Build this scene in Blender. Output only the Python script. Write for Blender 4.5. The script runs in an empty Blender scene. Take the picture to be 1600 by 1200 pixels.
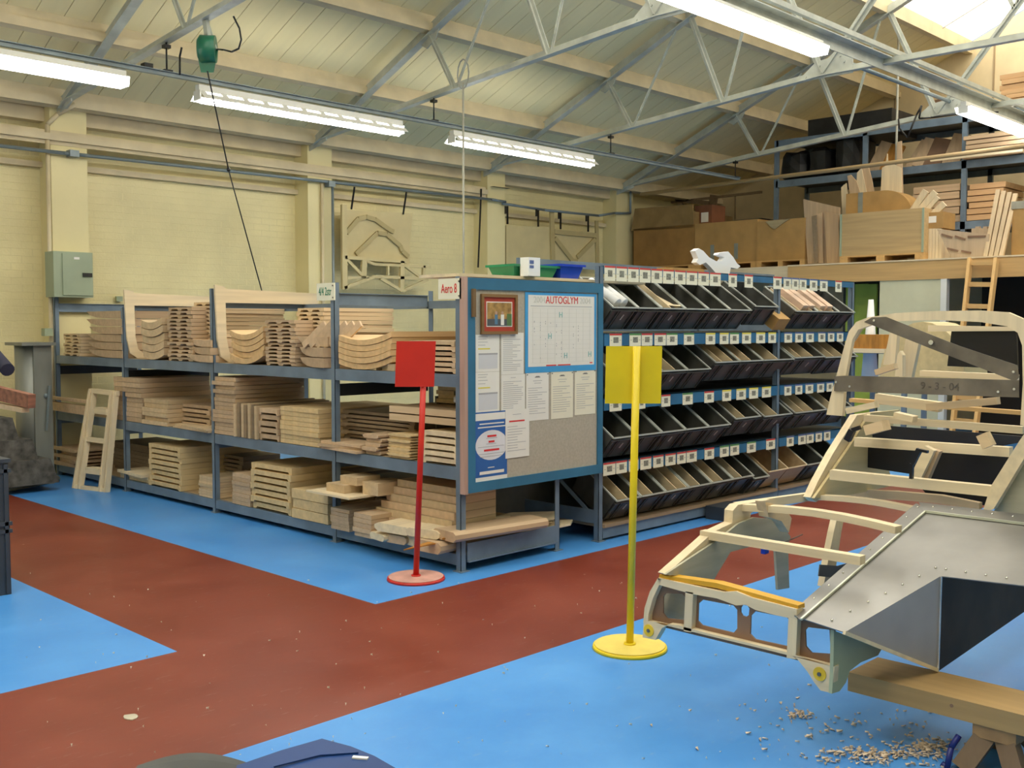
import bpy, math, random
from mathutils import Vector, Matrix
from mathutils.geometry import tessellate_polygon
random.seed(7)
S = bpy.context.scene
V = Vector
# ------------------------------------------------------------------ camera
EYE = V((0, 0, 1.6)); FOC = 1633.0
PIT = math.radians(3.16); YAW = math.radians(44.5)
FW = V((math.cos(YAW)*math.cos(PIT), math.sin(YAW)*math.cos(PIT), -math.sin(PIT)))
RT = V((math.sin(YAW), -math.cos(YAW), 0)); UP = RT.cross(FW)
cam = bpy.data.cameras.new('camera'); co = bpy.data.objects.new('camera', cam); S.collection.objects.link(co)
m = Matrix((RT, UP, -FW)).transposed().to_4x4(); m.translation = EYE; co.matrix_world = m
cam.sensor_width = 36; cam.lens = FOC/1600*36; cam.clip_end = 200
S.camera = co
# ------------------------------------------------------------------ world, exposure
S.view_settings.view_transform = 'Standard'; S.view_settings.look = 'None'
S.view_settings.gamma = 1; S.view_settings.use_curve_mapping = False
S.view_settings.exposure = -0.22
W = bpy.data.worlds.new('sky'); S.world = W; W.use_nodes = True
W.node_tree.nodes['Background'].inputs[0].default_value = (0.75, 0.87, 1, 1)
W.node_tree.nodes['Background'].inputs[1].default_value = 1.0
SKY_E = 3.7      # daylight through the roof lights
TUBE_E = 44.0    # fluorescent tubes

# measured points: a pixel of the 1600x1200 photograph met with a real plane
def ray(x, y): return FW*FOC + RT*(x-800) - UP*(y-600)
def fl(x, y, z=0.): d = ray(x, y); return EYE + d*((z-EYE.z)/d.z)
def pX(x, y, X): d = ray(x, y); return EYE + d*(X/d.x)
def pY(x, y, Y): d = ray(x, y); return EYE + d*(Y/d.y)

# ------------------------------------------------------------------ materials
MATS = {}
def mat(name, col, rough=.6, metal=0., var=.12, scale=(4, 4, 4), bump=0., bscale=None, rand=0., emit=0., spec=.5, detail=4, col2=None, band=None):
    if name in MATS: return MATS[name]
    ma = bpy.data.materials.new(name); ma.use_nodes = True; n = ma.node_tree.nodes; l = ma.node_tree.links
    b = n['Principled BSDF']; b.inputs['Roughness'].default_value = rough; b.inputs['Metallic'].default_value = metal
    b.inputs['Specular IOR Level'].default_value = spec
    tc = n.new('ShaderNodeTexCoord'); mp = n.new('ShaderNodeMapping'); mp.inputs['Scale'].default_value = scale
    l.new(tc.outputs['Object'], mp.inputs['Vector'])
    nz = n.new('ShaderNodeTexNoise'); nz.inputs['Scale'].default_value = 1; nz.inputs['Detail'].default_value = detail
    l.new(mp.outputs[0], nz.inputs['Vector'])
    cr = n.new('ShaderNodeMix'); cr.data_type = 'RGBA'
    c = V(col[:3]); d = V(col2) if col2 else c*(1-var*2.2)
    cr.inputs['A'].default_value = (*d, 1); cr.inputs['B'].default_value = (*(c if col2 else c*(1+var)), 1)
    rm = n.new('ShaderNodeMapRange'); rm.inputs[1].default_value = .3; rm.inputs[2].default_value = .7
    l.new(nz.outputs[0], rm.inputs[0]); l.new(rm.outputs[0], cr.inputs['Factor'])
    out = cr.outputs['Result']
    if rand:
        oi = n.new('ShaderNodeObjectInfo'); hv = n.new('ShaderNodeHueSaturation')
        r2 = n.new('ShaderNodeMapRange'); r2.inputs[3].default_value = 1-rand; r2.inputs[4].default_value = 1+rand*.6
        l.new(oi.outputs['Random'], r2.inputs[0]); l.new(r2.outputs[0], hv.inputs['Value']); l.new(out, hv.inputs['Color']); out = hv.outputs[0]
    l.new(out, b.inputs['Base Color'])
    if bump:
        bn = n.new('ShaderNodeBump'); bn.inputs['Strength'].default_value = bump; bn.inputs['Distance'].default_value = .01
        if bscale:
            n2 = n.new('ShaderNodeTexNoise'); n2.inputs['Scale'].default_value = bscale; l.new(tc.outputs['Object'], n2.inputs['Vector']); l.new(n2.outputs[0], bn.inputs['Height'])
        else: l.new(nz.outputs[0], bn.inputs['Height'])
        l.new(bn.outputs[0], b.inputs['Normal'])
    if emit:
        b.inputs['Emission Color'].default_value = (*col[:3], 1); b.inputs['Emission Strength'].default_value = emit
    MATS[name] = ma; return ma
def wood(name, col, ax='X', rand=.16, rough=.62, var=.07):
    s = {'X': (1.2, 22, 22), 'Y': (22, 1.2, 22), 'Z': (22, 22, 1.2)}[ax]
    return mat(name+ax, col, rough, var=var, scale=s, rand=rand)
ASH = (.68, .51, .31); PALE = (.80, .66, .44); PINE = (.64, .40, .16); BEECH = (.60, .43, .27); OLDW = (.28, .20, .12)
ashX = wood('ash', ASH, 'X'); ashY = wood('ash', ASH, 'Y'); ashZ = wood('ash', ASH, 'Z')
paleX = wood('pale_ash', PALE, 'X', .06); paleY = wood('pale_ash', PALE, 'Y', .06); paleZ = wood('pale_ash', PALE, 'Z', .06)
beeX = wood('beech', BEECH, 'X'); beeZ = wood('beech', BEECH, 'Z'); beeY = wood('beech', BEECH, 'Y')
pineY = wood('pine', PINE, 'Y', .1); pineX = wood('pine', PINE, 'X', .1); pineZ = wood('pine', PINE, 'Z', .1)
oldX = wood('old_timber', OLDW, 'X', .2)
plyY = wood('plywood', (.52, .36, .17), 'Y', .1); plyZ = wood('plywood', (.52, .36, .17), 'Z', .1)
plygrey = mat('greyed_plywood', (.44, .41, .30), .65, var=.08, scale=(3, 3, 20))
hardb = mat('brown_hardboard', (.26, .15, .09), .6, var=.1)
cream = mat('cream_wall_paint', (.80, .70, .38), .55, var=.05, scale=(.8, .8, .8), bump=.12, bscale=14)
creamb = mat('cream_brick_paint', (.80, .70, .38), .5, var=.07, scale=(1.2, 1.2, 1.2), bump=.25, bscale=40)
ceilm = mat('cream_ceiling_paint', (.92, .80, .46), .5, var=.03, scale=(6, .7, .7), rand=.02)
purm = mat('cream_timber_paint', (.70, .59, .38), .5, var=.06)
gablem = mat('gable_board', (.80, .66, .42), .6, var=.04)
trussm = mat('grey_painted_steel', (.50, .52, .46), .42, var=.1, scale=(6, 6, 6))
pipem = mat('blue_grey_pipe', (.22, .27, .29), .4, metal=.2, var=.1)
rackm = mat('rack_blue_grey', (.16, .22, .29), .42, var=.12, scale=(5, 5, 5))
rackd = mat('dark_and_shaded_steel', (.035, .04, .045), .45, var=.1)
bluem = mat('bin_rack_blue', (.03, .16, .32), .4, var=.15)
boardblue = mat('board_frame_blue', (.035, .17, .30), .45, var=.08)
boardm = mat('board_felt', (.46, .42, .34), .85, var=.05, scale=(60, 60, 60))
binm = mat('bin_plastic', (.095, .095, .085), .38, var=.2, scale=(7, 7, 7), rand=.2)
binrim = mat('bin_rim_catchlight', (.46, .49, .45), .38, var=.1)  # rims coloured light grey for the light they catch
bingrey = mat('blank_badge', (.55, .50, .44), .5)
paperm = mat('white_paper', (.84, .82, .76), .7, var=.02)
papery = mat('cream_paper', (.84, .80, .64), .7, var=.02)
cardm = mat('label_card', (.85, .83, .66), .55, var=.02)
picm = mat('label_print', (.30, .30, .24), .6, var=.4, scale=(160, 160, 160))
redp = mat('label_red', (.62, .06, .06), .5, var=.03); grnp = mat('label_green', (.10, .30, .10), .5, var=.03); yelp = mat('label_yellow', (.80, .70, .10), .5, var=.03)
blup = mat('label_blue', (.10, .15, .35), .5, var=.03)
inkm = mat('grey_ink', (.40, .40, .42), .7, var=.05); inkd = mat('dark_ink', (.10, .11, .12), .7); inkred = mat('red_ink', (.70, .03, .03), .6, var=.03)
inkgreen = mat('green_ink', (.03, .22, .13), .6, var=.03); inkteal = mat('teal_ink', (.20, .50, .48), .6, var=.03); inkfaint = mat('faint_ink', (.66, .66, .60), .7, var=.02)
hilite = mat('yellow_highlight', (.80, .68, .08), .7, var=.02)
posterblue = mat('poster_blue', (.03, .13, .42), .5, var=.05); calblue = mat('calendar_blue', (.06, .36, .72), .45, var=.05)
redm = mat('red_stand_paint', (.60, .022, .012), .38, var=.06); redbase = mat('pale_red_base_top', (.66, .36, .30), .6, var=.12, scale=(9, 9, 9))  # redbase: paler pinkish red on top of the base disc
yelm = mat('yellow_stand_paint', (.82, .62, .012), .38, var=.05); yelbase = mat('pale_yellow_base_top', (.78, .62, .13), .55, var=.06, scale=(9, 9, 9))  # yelbase: duller, paler yellow on top of the base disc
mustard = mat('mustard_strip', (.66, .36, .02), .5, var=.1)
alu = mat('sheet_aluminium', (.30, .29, .275), .42, metal=.7, var=.1, scale=(3, 3, 3), bump=.05)
steelp = mat('flat_steel', (.20, .17, .13), .5, metal=.3, var=.18, scale=(6, 6, 6))
screwm = mat('bright_screw', (.85, .85, .82), .25, metal=.8)
blackm = mat('black_board', (.008, .008, .012), .28, var=.1); navym = mat('dark_navy_board', (.035, .04, .06), .3, var=.1)
card = mat('cardboard', (.46, .27, .09), .7, var=.08, rand=.08); cardd = mat('dark_cardboard', (.34, .18, .05), .7, var=.1, rand=.05); tapem = mat('grey_tape', (.25, .27, .24), .5)
darkm = mat('dark_bags', (.015, .015, .016), .5, var=.4)
greent = mat('green_plastic', (.02, .24, .11), .35, var=.05); bluet = mat('blue_plastic', (.01, .06, .55), .3, var=.05)
greenpaint = mat('lime_door_paint', (.48, .62, .10), .5, var=.06)
reelg = mat('reel_green', (.02, .16, .09), .35, var=.06); blackr = mat('black_rubber', (.01, .01, .01), .5)
cabm = mat('switchgear_green', (.34, .40, .28), .45, var=.04); ductm = mat('galvanised_duct', (.28, .29, .26), .45, metal=.4, var=.15, scale=(3, 3, 1))
conc = mat('grey_block', (.10, .095, .085), .9, var=.3, scale=(12, 12, 12), bump=.4)
whitem = mat('white_plastic', (.88, .88, .88), .4, var=.01)
crate = mat('crate_plastic', (.045, .055, .07), .4, var=.1)
bluegloss = mat('blue_car_paint', (.012, .05, .20), .4, var=.05, spec=.3); greyrub = mat('grey_moulding', (.07, .075, .075), .35, var=.15)
chipm = mat('wood_shaving', (.86, .70, .54), .7, rand=.1); chipw = mat('white_chip', (.8, .78, .7), .7)
brownp = mat('brown_timber_end', (.30, .12, .07), .6, var=.2, scale=(2, 30, 30)); navyc = mat('navy_cloth', (.03, .03, .06), .8, var=.2)
whitepaint = mat('lamp_housing', (.80, .80, .76), .4, var=.03)
tube = mat('lit_tube', (1., .97, .88), .5, var=0, emit=TUBE_E)
skyl = mat('roof_light_sheet', (1., .95, .82), .4, var=0, emit=SKY_E)
orangep = mat('orange_ply', (.55, .24, .04), .5, var=.2, scale=(3, 20, 3))
bluecable = mat('blue_hose', (.01, .02, .18), .4)

def floor_mat(name, col, col2):
    ma = bpy.data.materials.new(name); ma.use_nodes = True; n = ma.node_tree.nodes; l = ma.node_tree.links; b = n['Principled BSDF']
    tc = n.new('ShaderNodeTexCoord')
    a = n.new('ShaderNodeTexNoise'); a.inputs['Scale'].default_value = 1.6; a.inputs['Detail'].default_value = 8; a.inputs['Roughness'].default_value = .65
    l.new(tc.outputs['Object'], a.inputs['Vector'])
    mx = n.new('ShaderNodeMix'); mx.data_type = 'RGBA'; mx.inputs['A'].default_value = (*col, 1); mx.inputs['B'].default_value = (*col2, 1)
    r = n.new('ShaderNodeMapRange'); r.inputs[1].default_value = .38; r.inputs[2].default_value = .68; l.new(a.outputs[0], r.inputs[0]); l.new(r.outputs[0], mx.inputs['Factor'])
    sp = n.new('ShaderNodeTexVoronoi'); sp.inputs['Scale'].default_value = 5.5; l.new(tc.outputs['Object'], sp.inputs['Vector'])
    r2 = n.new('ShaderNodeMapRange'); r2.inputs[1].default_value = .055; r2.inputs[2].default_value = .03; l.new(sp.outputs['Distance'], r2.inputs[0])
    sel = n.new('ShaderNodeSeparateColor'); l.new(sp.outputs['Color'], sel.inputs[0])
    th = n.new('ShaderNodeMath'); th.operation = 'GREATER_THAN'; th.inputs[1].default_value = .9; l.new(sel.outputs[0], th.inputs[0])
    mu = n.new('ShaderNodeMath'); mu.operation = 'MULTIPLY'; l.new(th.outputs[0], mu.inputs[0]); l.new(r2.outputs[0], mu.inputs[1])
    m3 = n.new('ShaderNodeMath'); m3.operation = 'MULTIPLY'; m3.inputs[1].default_value = .45; l.new(mu.outputs[0], m3.inputs[0])
    m2 = n.new('ShaderNodeMix'); m2.data_type = 'RGBA'; m2.inputs['B'].default_value = (.75, .66, .55, 1); l.new(mx.outputs['Result'], m2.inputs['A']); l.new(m3.outputs[0], m2.inputs['Factor'])
    sm = n.new('ShaderNodeMapping'); sm.inputs['Scale'].default_value = (9, 34, 1); sm.inputs['Rotation'].default_value = (0, 0, .6); l.new(tc.outputs['Object'], sm.inputs['Vector'])
    sn = n.new('ShaderNodeTexNoise'); sn.inputs['Scale'].default_value = 1; sn.inputs['Detail'].default_value = 6; sn.inputs['Roughness'].default_value = .7; l.new(sm.outputs[0], sn.inputs['Vector'])
    sr = n.new('ShaderNodeMapRange'); sr.inputs[1].default_value = .60; sr.inputs[2].default_value = .80; sr.inputs[3].default_value = 0; sr.inputs[4].default_value = .30; l.new(sn.outputs[0], sr.inputs[0])
    m4 = n.new('ShaderNodeMix'); m4.data_type = 'RGBA'; m4.inputs['B'].default_value = (.55, .52, .50, 1); l.new(m2.outputs['Result'], m4.inputs['A']); l.new(sr.outputs[0], m4.inputs['Factor']); m2 = m4
    l.new(m2.outputs['Result'], b.inputs['Base Color'])
    rr = n.new('ShaderNodeMapRange'); rr.inputs[3].default_value = .28; rr.inputs[4].default_value = .5; l.new(a.outputs[0], rr.inputs[0]); l.new(rr.outputs[0], b.inputs['Roughness'])
    bn = n.new('ShaderNodeBump'); bn.inputs['Strength'].default_value = .08; bn.inputs['Distance'].default_value = .01
    a2 = n.new('ShaderNodeTexNoise'); a2.inputs['Scale'].default_value = 7; l.new(tc.outputs['Object'], a2.inputs['Vector']); l.new(a2.outputs[0], bn.inputs['Height']); l.new(bn.outputs[0], b.inputs['Normal'])
    return ma
flblue = floor_mat('blue_floor_paint', (.055, .26, .68), (.09, .33, .76)); flred = floor_mat('red_floor_paint', (.165, .026, .011), (.215, .042, .020))

# ------------------------------------------------------------------ mesh helpers
class MB:
    def __init__(s): s.v = []; s.f = []; s.m = []; s.sm = []
    def face(s, pts, m=0):
        k = len(s.v); s.v += [V(p) for p in pts]; s.f.append(list(range(k, k+len(pts)))); s.m.append(m); s.sm.append(False)
    def hexa(s, p, m=0):  # 8 points: bottom ring 0-3, top ring 4-7
        k = len(s.v); s.v += [V(q) for q in p]
        for a in ((3, 2, 1, 0), (4, 5, 6, 7), (0, 1, 5, 4), (1, 2, 6, 5), (2, 3, 7, 6), (3, 0, 4, 7)): s.f.append([k+i for i in a]); s.m.append(m); s.sm.append(False)
        return s
    def box(s, x0, y0, z0, x1, y1, z1, m=0):
        x0, x1 = min(x0, x1), max(x0, x1); y0, y1 = min(y0, y1), max(y0, y1); z0, z1 = min(z0, z1), max(z0, z1)
        return s.hexa([(x0, y0, z0), (x1, y0, z0), (x1, y1, z0), (x0, y1, z0), (x0, y0, z1), (x1, y0, z1), (x1, y1, z1), (x0, y1, z1)], m)
    def bar(s, p, q, w, h, up=(0, 0, 1), m=0, off=(0, 0)):
        p = V(p); q = V(q); d = (q-p).normalized(); u = V(up); a = d.cross(u)
        if a.length < 1e-3: a = d.cross(V((1, 0, 0)))
        a.normalize(); b = a.cross(d).normalized(); a *= w/2; b *= h/2
        o = a*2*off[0] + b*2*off[1]
        return s.hexa([p-a-b+o, p+a-b+o, q+a-b+o, q-a-b+o, p-a+b+o, p+a+b+o, q+a+b+o, q-a+b+o], m)
    def angle(s, p, q, w, t=.008, up=(0, 0, 1), m=0):   # rolled steel angle: flange and leg
        s.bar(p, q, w, t, up, m); s.bar(p, q, t, w, up, m, off=(-w/t/2+.5 if 0 else 0, .5)); return s
    def prism(s, pts, d, m=0, holes=(), ms=None):
        d = V(d); rings = [[V(p) for p in pts]] + [[V(p) for p in h] for h in holes]
        ms = m if ms is None else ms
        flat = [p for r in rings for p in r]; tris = tessellate_polygon(rings)
        k = len(s.v); n = len(flat); s.v += flat + [p+d for p in flat]
        for t in tris:
            s.f.append([k+i for i in t]); s.m.append(m); s.sm.append(False); s.f.append([k+n+i for i in reversed(t)]); s.m.append(m); s.sm.append(False)
        o = 0
        for r in rings:
            L = len(r)
            for i in range(L):
                j = (i+1) % L; s.f.append([k+o+i, k+o+j, k+n+o+j, k+n+o+i]); s.m.append(ms); s.sm.append(False)
            o += L
        return s
    def cyl(s, p, q, r, n=12, r2=None, m=0, cap=True, smooth=True):
        p = V(p); q = V(q); r2 = r if r2 is None else r2; d = (q-p).normalized()
        a = d.cross(V((0, 0, 1)));  a = d.cross(V((1, 0, 0))) if a.length < 1e-3 else a
        a.normalize(); b = d.cross(a); k = len(s.v)
        for c, rr in ((p, r), (q, r2)):
            for i in range(n): t = 2*math.pi*i/n; s.v.append(c+a*rr*math.cos(t)+b*rr*math.sin(t))
        for i in range(n):
            j = (i+1) % n; s.f.append([k+i, k+j, k+n+j, k+n+i]); s.m.append(m); s.sm.append(smooth)
        if cap: s.f.append([k+i for i in reversed(range(n))]); s.m.append(m); s.sm.append(False); s.f.append([k+n+i for i in range(n)]); s.m.append(m); s.sm.append(False)
        return s
    def tube(s, pts, r, n=8, m=0):
        for a, b in zip(pts, pts[1:]): s.cyl(a, b, r, n, m=m)
        return s
    def ball(s, c, r, m=0, n=8, sq=(1, 1, 1)):
        c = V(c); k = len(s.v); R = n//2
        for i in range(R+1):
            t = math.pi*i/R
            for j in range(n):
                u = 2*math.pi*j/n; s.v.append(c+V((r*sq[0]*math.sin(t)*math.cos(u), r*sq[1]*math.sin(t)*math.sin(u), r*sq[2]*math.cos(t))))
        for i in range(R):
            for j in range(n): s.f.append([k+i*n+j, k+(i+1)*n+j, k+(i+1)*n+(j+1) % n, k+i*n+(j+1) % n]); s.m.append(m); s.sm.append(True)
        return s
    def mesh(s, name, mats, org=V((0, 0, 0))):
        me = bpy.data.meshes.new(name); me.from_pydata([tuple(v-org) for v in s.v], [], s.f)
        for a in (mats if isinstance(mats, (list, tuple)) else [mats]): me.materials.append(a)
        me.polygons.foreach_set('material_index', s.m); me.polygons.foreach_set('use_smooth', s.sm); me.update()
        import bmesh
        bm = bmesh.new(); bm.from_mesh(me); bmesh.ops.recalc_face_normals(bm, faces=bm.faces); bm.to_mesh(me); bm.free()
        return me
COL = S.collection
def tag(o, label=None, cat=None, group=None, kind=None):
    if label: o['label'] = label
    if cat: o['category'] = cat
    if group: o['group'] = group
    if kind: o['kind'] = kind
    return o
def obj(name, mb, mats, parent=None, label=None, cat=None, group=None, kind=None, loc=None):
    org = V(loc) if loc is not None else (V(parent['_w']) if parent is not None and '_w' in parent else V((0, 0, 0)))
    if parent is None and loc is None and kind != 'structure' and mb.v:
        n = len(mb.v); xs = [v.x for v in mb.v]; ys = [v.y for v in mb.v]; zs = [v.z for v in mb.v]
        org = V(((min(xs)+max(xs))/2, (min(ys)+max(ys))/2, min(zs)))
    o = bpy.data.objects.new(name, mb.mesh(name, mats, org)); COL.objects.link(o)
    if parent is not None:
        o.parent = parent
        if '_w' not in parent or parent.type != 'EMPTY': o.location = (0, 0, 0)
    else: o.location = org
    if parent is None: o['_w'] = tuple(org)
    else: o['_w'] = tuple(org)
    return tag(o, label, cat, group, kind)
def thing(name, loc, label, cat, group=None):
    o = bpy.data.objects.new(name, None); COL.objects.link(o); o.location = loc; o['_w'] = tuple(loc); o.empty_display_size = .1
    return tag(o, label, cat, group)
def clone(o, loc=None, rot=None, label=None, parent=None):
    c = o.copy(); COL.objects.link(c)
    if parent is not None: c.parent = parent
    if loc is not None: c.location = loc
    if rot is not None: c.rotation_euler = rot
    if label: c['label'] = label
    for k in list(o.children): clone(k, parent=c)
    return c
def text(name, s, size, loc, face, ma, parent, label=None, squeeze=1., ext=.0008):
    cu = bpy.data.curves.new(name, 'FONT'); cu.body = s; cu.size = size; cu.align_x = 'CENTER'; cu.align_y = 'CENTER'; cu.extrude = ext
    t = bpy.data.objects.new(name, cu); COL.objects.link(t); dg = bpy.context.evaluated_depsgraph_get()
    me = bpy.data.meshes.new_from_object(t.evaluated_get(dg)); bpy.data.objects.remove(t)
    me.materials.clear(); me.materials.append(ma)
    R = {'-Y': Matrix.Rotation(math.pi/2, 4, 'X'), '-X': Matrix.Rotation(-math.pi/2, 4, 'Z') @ Matrix.Rotation(math.pi/2, 4, 'X')}[face]
    me.transform(Matrix.Translation(V(loc)-V(parent['_w'])) @ R @ Matrix.Scale(squeeze, 4, (1, 0, 0)))
    o = bpy.data.objects.new(name, me); COL.objects.link(o); o.parent = parent; o['_w'] = parent['_w']
    return tag(o, label)

# ------------------------------------------------------------------ the building
YW = 11.72; XG = 17.25; XL = -5.0; YN = -4.2; ZE = 4.03; SL = .43; YE = 11.2; YR = 3.5
def zr(y): return ZE + SL*(YE-y) if y >= YR else ZE + SL*(YE-YR) - SL*(YR-y)
RX0, RX1, RY0, RY1 = 2.46, 3.69, 3.45, 4.73
b = MB()
ex = [XL, RX0, RX1, XG]; ey = [YN, RY0, RY1, YW]
for i in range(3):
    for j in range(3):
        red = j == 1 or (i == 1 and j == 2)
        b.face([(ex[i], ey[j], 0), (ex[i+1], ey[j], 0), (ex[i+1], ey[j+1], 0), (ex[i], ey[j+1], 0)], 1 if red else 0)
floor = obj('floor', b, [flblue, flred], kind='structure')
# back wall: sheet, brick courses, pillars, ledge, eaves timber
b = MB().box(XL, YW, 0, XG, YW+.25, zr(YW)+.15); wall = obj('wall_back', b, cream, kind='structure')
b = MB()
for r in range(51):
    z = .02+r*.078; x = -1.0 + (r % 2)*.115
    while x < 14.2:
        b.face([(x, YW-.002, z), (x+.218, YW-.002, z), (x+.218, YW-.002, z+.068), (x, YW-.002, z+.068)])
        b.face([(x, YW-.002, z+.068), (x+.218, YW-.002, z+.068), (x+.218, YW, z+.071), (x, YW, z+.071)])
        b.face([(x, YW, z-.003), (x+.218, YW, z-.003), (x+.218, YW-.002, z), (x, YW-.002, z)])
        x += .229
bw = obj('brickwork', b, creamb, wall, kind='stuff')
PX = [(4.59, 4.985), (7.86, 8.24), (11.09, 11.47), (14.18, 14.64)]; YP = 11.42
for x0, x1 in PX: obj('pillar', MB().box(x0, YP, 0, x1, YW, 4.02), cream, wall)
obj('pillar', MB().box(1.3, YP, 0, 1.7, YW, 4.02), cream, wall)
xs = [1.7]+[v for p in PX for v in p]
for i in range(0, 8, 2):
    if i//2 < 4:
        a, c = xs[i], xs[i+1]
        b = MB().box(a, 11.5, 3.95, c, YW, 4.02).box(a, 11.56, 3.80, c, YW, 3.95).box(a, 11.64, 3.32, c, YW, 3.38)
        obj('cornice', b, purm, wall)
wallN = obj('wall_front', MB().box(XL, YN-.2, 0, XG, YN, zr(YN)+.05), cream, kind='structure')
def gable(name, x0, x1, ma):
    b = MB(); b.prism([(x0, YN, 0), (x0, YW, 0), (x0, YW, zr(YW)+.15), (x0, YR, zr(YR)+.15), (x0, YN, zr(YN)+.15)], (x1-x0, 0, 0)); return obj(name, b, ma, kind='structure')
gr = gable('wall_right', XG, XG+.2, gablem); gable('wall_left', XL-.2, XL, cream)
for y in (1.5, 3.1, 4.7, 6.3, 7.9, 9.5, 11.0): obj('batten', MB().box(XG-.02, y-.012, 2.6, XG, y+.012, zr(y)-.02), wood('batten', (.40, .30, .18), 'Z', 0), gr)
# roof: outer deck, boards one by one, purlins, roof lights
SY0, SY1 = 6.65, 4.1
def slab(b, x0, x1, ya, yb, d0, d1, m=0):
    b.hexa([(x0, ya, zr(ya)+d0), (x1, ya, zr(ya)+d0), (x1, yb, zr(yb)+d0), (x0, yb, zr(yb)+d0), (x0, ya, zr(ya)+d1), (x1, ya, zr(ya)+d1), (x1, yb, zr(yb)+d1), (x0, yb, zr(yb)+d1)], m)
b = MB(); slab(b, XL, XG, YW+.1, SY0, .16, .22); slab(b, XL, XG, SY1, YR, .1, .22); slab(b, XL, XG, YR, YR-.6, .1, .22); slab(b, XL, XG, .35, YN-.1, .14, .22)
ceil = obj('ceiling', b, ceilm, kind='structure')
x = XL
i = 0
while x < XG-.01:
    w = min(.265, XG-x); d = .001*((i*7) % 3)
    b = MB(); slab(b, x+.0035, x+w-.0035, YW, SY0+.02, .13-d, .159); obj('board', b, ceilm, ceil); x += w; i += 1
PUR = [11.35, 10.28, 9.08, 7.88]
for y in PUR:
    b = MB(); b.hexa([(XL, y-.05, zr(y)), (XG, y-.05, zr(y)), (XG, y+.05, zr(y)-.04), (XL, y+.05, zr(y)-.04), (XL, y-.05, zr(y)+.15), (XG, y-.05, zr(y)+.15), (XG, y+.05, zr(y)+.11), (XL, y+.05, zr(y)+.11)])
    b.box(XL, y-.075, zr(y)-.03, XG, y-.045, zr(y)+.06); obj('purlin', b, purm, ceil)
for y in (SY0+.04, SY1, YR-.6, .35):
    b = MB().box(XL, y-.05, zr(y)-.02, XG, y+.05, zr(y)+.17); obj('purlin', b, purm, ceil)
def rooflight(name, ya, yb):
    b = MB(); slab(b, XL, XG, ya, yb, .17, .18); w = obj(name, b, skyl, kind='structure')
    x = XL+.6
    b = MB()
    while x < XG: slab(b, x-.015, x+.015, ya, yb, .12, .165); x += 1.575
    obj('glazing_bar', b, whitepaint, w)
rooflight('window_1', SY0, SY1); rooflight('window_2', YR-.6, .35)

# ------------------------------------------------------------------ roof trusses
TX = [4.68, 7.9, 11.05, 14.2]
nm = ['leftmost grey steel roof truss, carrying the green cable reel', 'second grey steel roof truss from the left, the thin white drop pole tied to it',
      'grey steel roof truss whose bolted plate meets the end of the big bright lamp', 'farthest grey steel roof truss, in front of the raised storage deck', 'grey steel roof truss over the near left floor']
def mirror(p): return (p[0], 2*YR-p[1], p[2])
def truss(X, label):
    o = thing('roof_truss', (X, YR, 4.4), label, 'roof truss', 'grey steel roof trusses')
    for side in (0, 1):
        f = (lambda y, z: (X, y, z)) if side == 0 else (lambda y, z: (X, 2*YR-y, z))
        b = MB(); b.bar(f(11.3, zr(11.3)-.07), f(YR, zr(YR)-.07), .10, .012); b.bar(f(11.3, zr(11.3)-.01), f(YR, zr(YR)-.01), .012, .12); obj('rafter', b, trussm, o)
        b = MB(); pts = [(11.25, 3.97), (8.65, 4.21), (5.9, 4.44), (YR, 4.44)]
        for p, q in zip(pts, pts[1:]): b.bar(f(*p), f(*q), .085, .012); b.bar(f(p[0], p[1]+.03), f(q[0], q[1]+.03), .012, .07)
        obj('bottom_chord', b, trussm, o)
        for p, q, w in [((8.65, 4.22), (9.05, zr(9.05)-.08), .07), ((8.62, 4.22), (7.95, zr(7.95)-.08), .035), ((7.25, 4.33), (7.72, zr(7.72)-.08), .08), ((7.22, 4.33), (6.75, zr(6.75)-.08), .04),
                        ((5.92, 4.46), (6.6, zr(6.6)-.08), .08), ((5.9, 4.46), (YR+.25, zr(YR)-.2), .09), ((4.95, 5.65), (5.35, zr(5.35)-.08), .05), ((4.95, 5.65), (4.6, zr(4.6)-.08), .04)]:
            b = MB(); b.bar(f(*p), f(*q), w, .01, (1, 0, 0)); b.bar(f(*p), f(*q), .01, w*.8, (1, 0, 0)); obj('web_strut', b, trussm, o)
        b = MB(); b.prism([f(6.25, 4.41), f(5.55, 4.41), f(5.55, 4.62), f(5.72, 4.72), f(5.85, 4.62), f(6.0, 4.60)], (-.014, 0, 0))
        for yy, zz in ((6.12, 4.45), (6.0, 4.45), (5.88, 4.45), (5.74, 4.45), (5.62, 4.45), (5.95, 4.55), (5.7, 4.62), (5.65, 4.55)): q = V(f(yy, zz)); b.cyl(q+V((-.014, 0, 0)), q+V((-.028, 0, 0)), .013, 6)
        obj('gusset_plate', b, trussm, o)
        b = MB(); b.prism([f(9.2, zr(9.2)-.1), f(8.9, zr(8.9)-.1), f(8.95, zr(8.9)-.2), f(9.1, zr(9.1)-.2)], (-.014, 0, 0)); b.prism([f(11.45, 3.85), f(11.05, 3.95), f(11.05, 4.1), f(11.45, 4.0)], (-.014, 0, 0)); obj('gusset_plate', b, trussm, o)
    return o
for X, l in zip(TX, nm): truss(X, l)
truss(1.5, nm[4])
b = MB(); b.bar((0.5, 5.15, 4.5), (XG, 5.15, 4.5), .10, .012); b.bar((.5, 5.2, 4.44), (XG, 5.2, 4.44), .012, .12); b.bar((.5, 5.1, 4.56), (XG, 5.1, 4.56), .05, .05)
obj('steel_channel', b, trussm, label='long grey steel channel crossing under the roof trusses above the bright lamps', cat='steel beam', loc=(8, 5.15, 4.44))
b = MB(); b.cyl((11.05, 5.75, 4.6), (XG, 5.75, 4.6), .025, 8)
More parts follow.
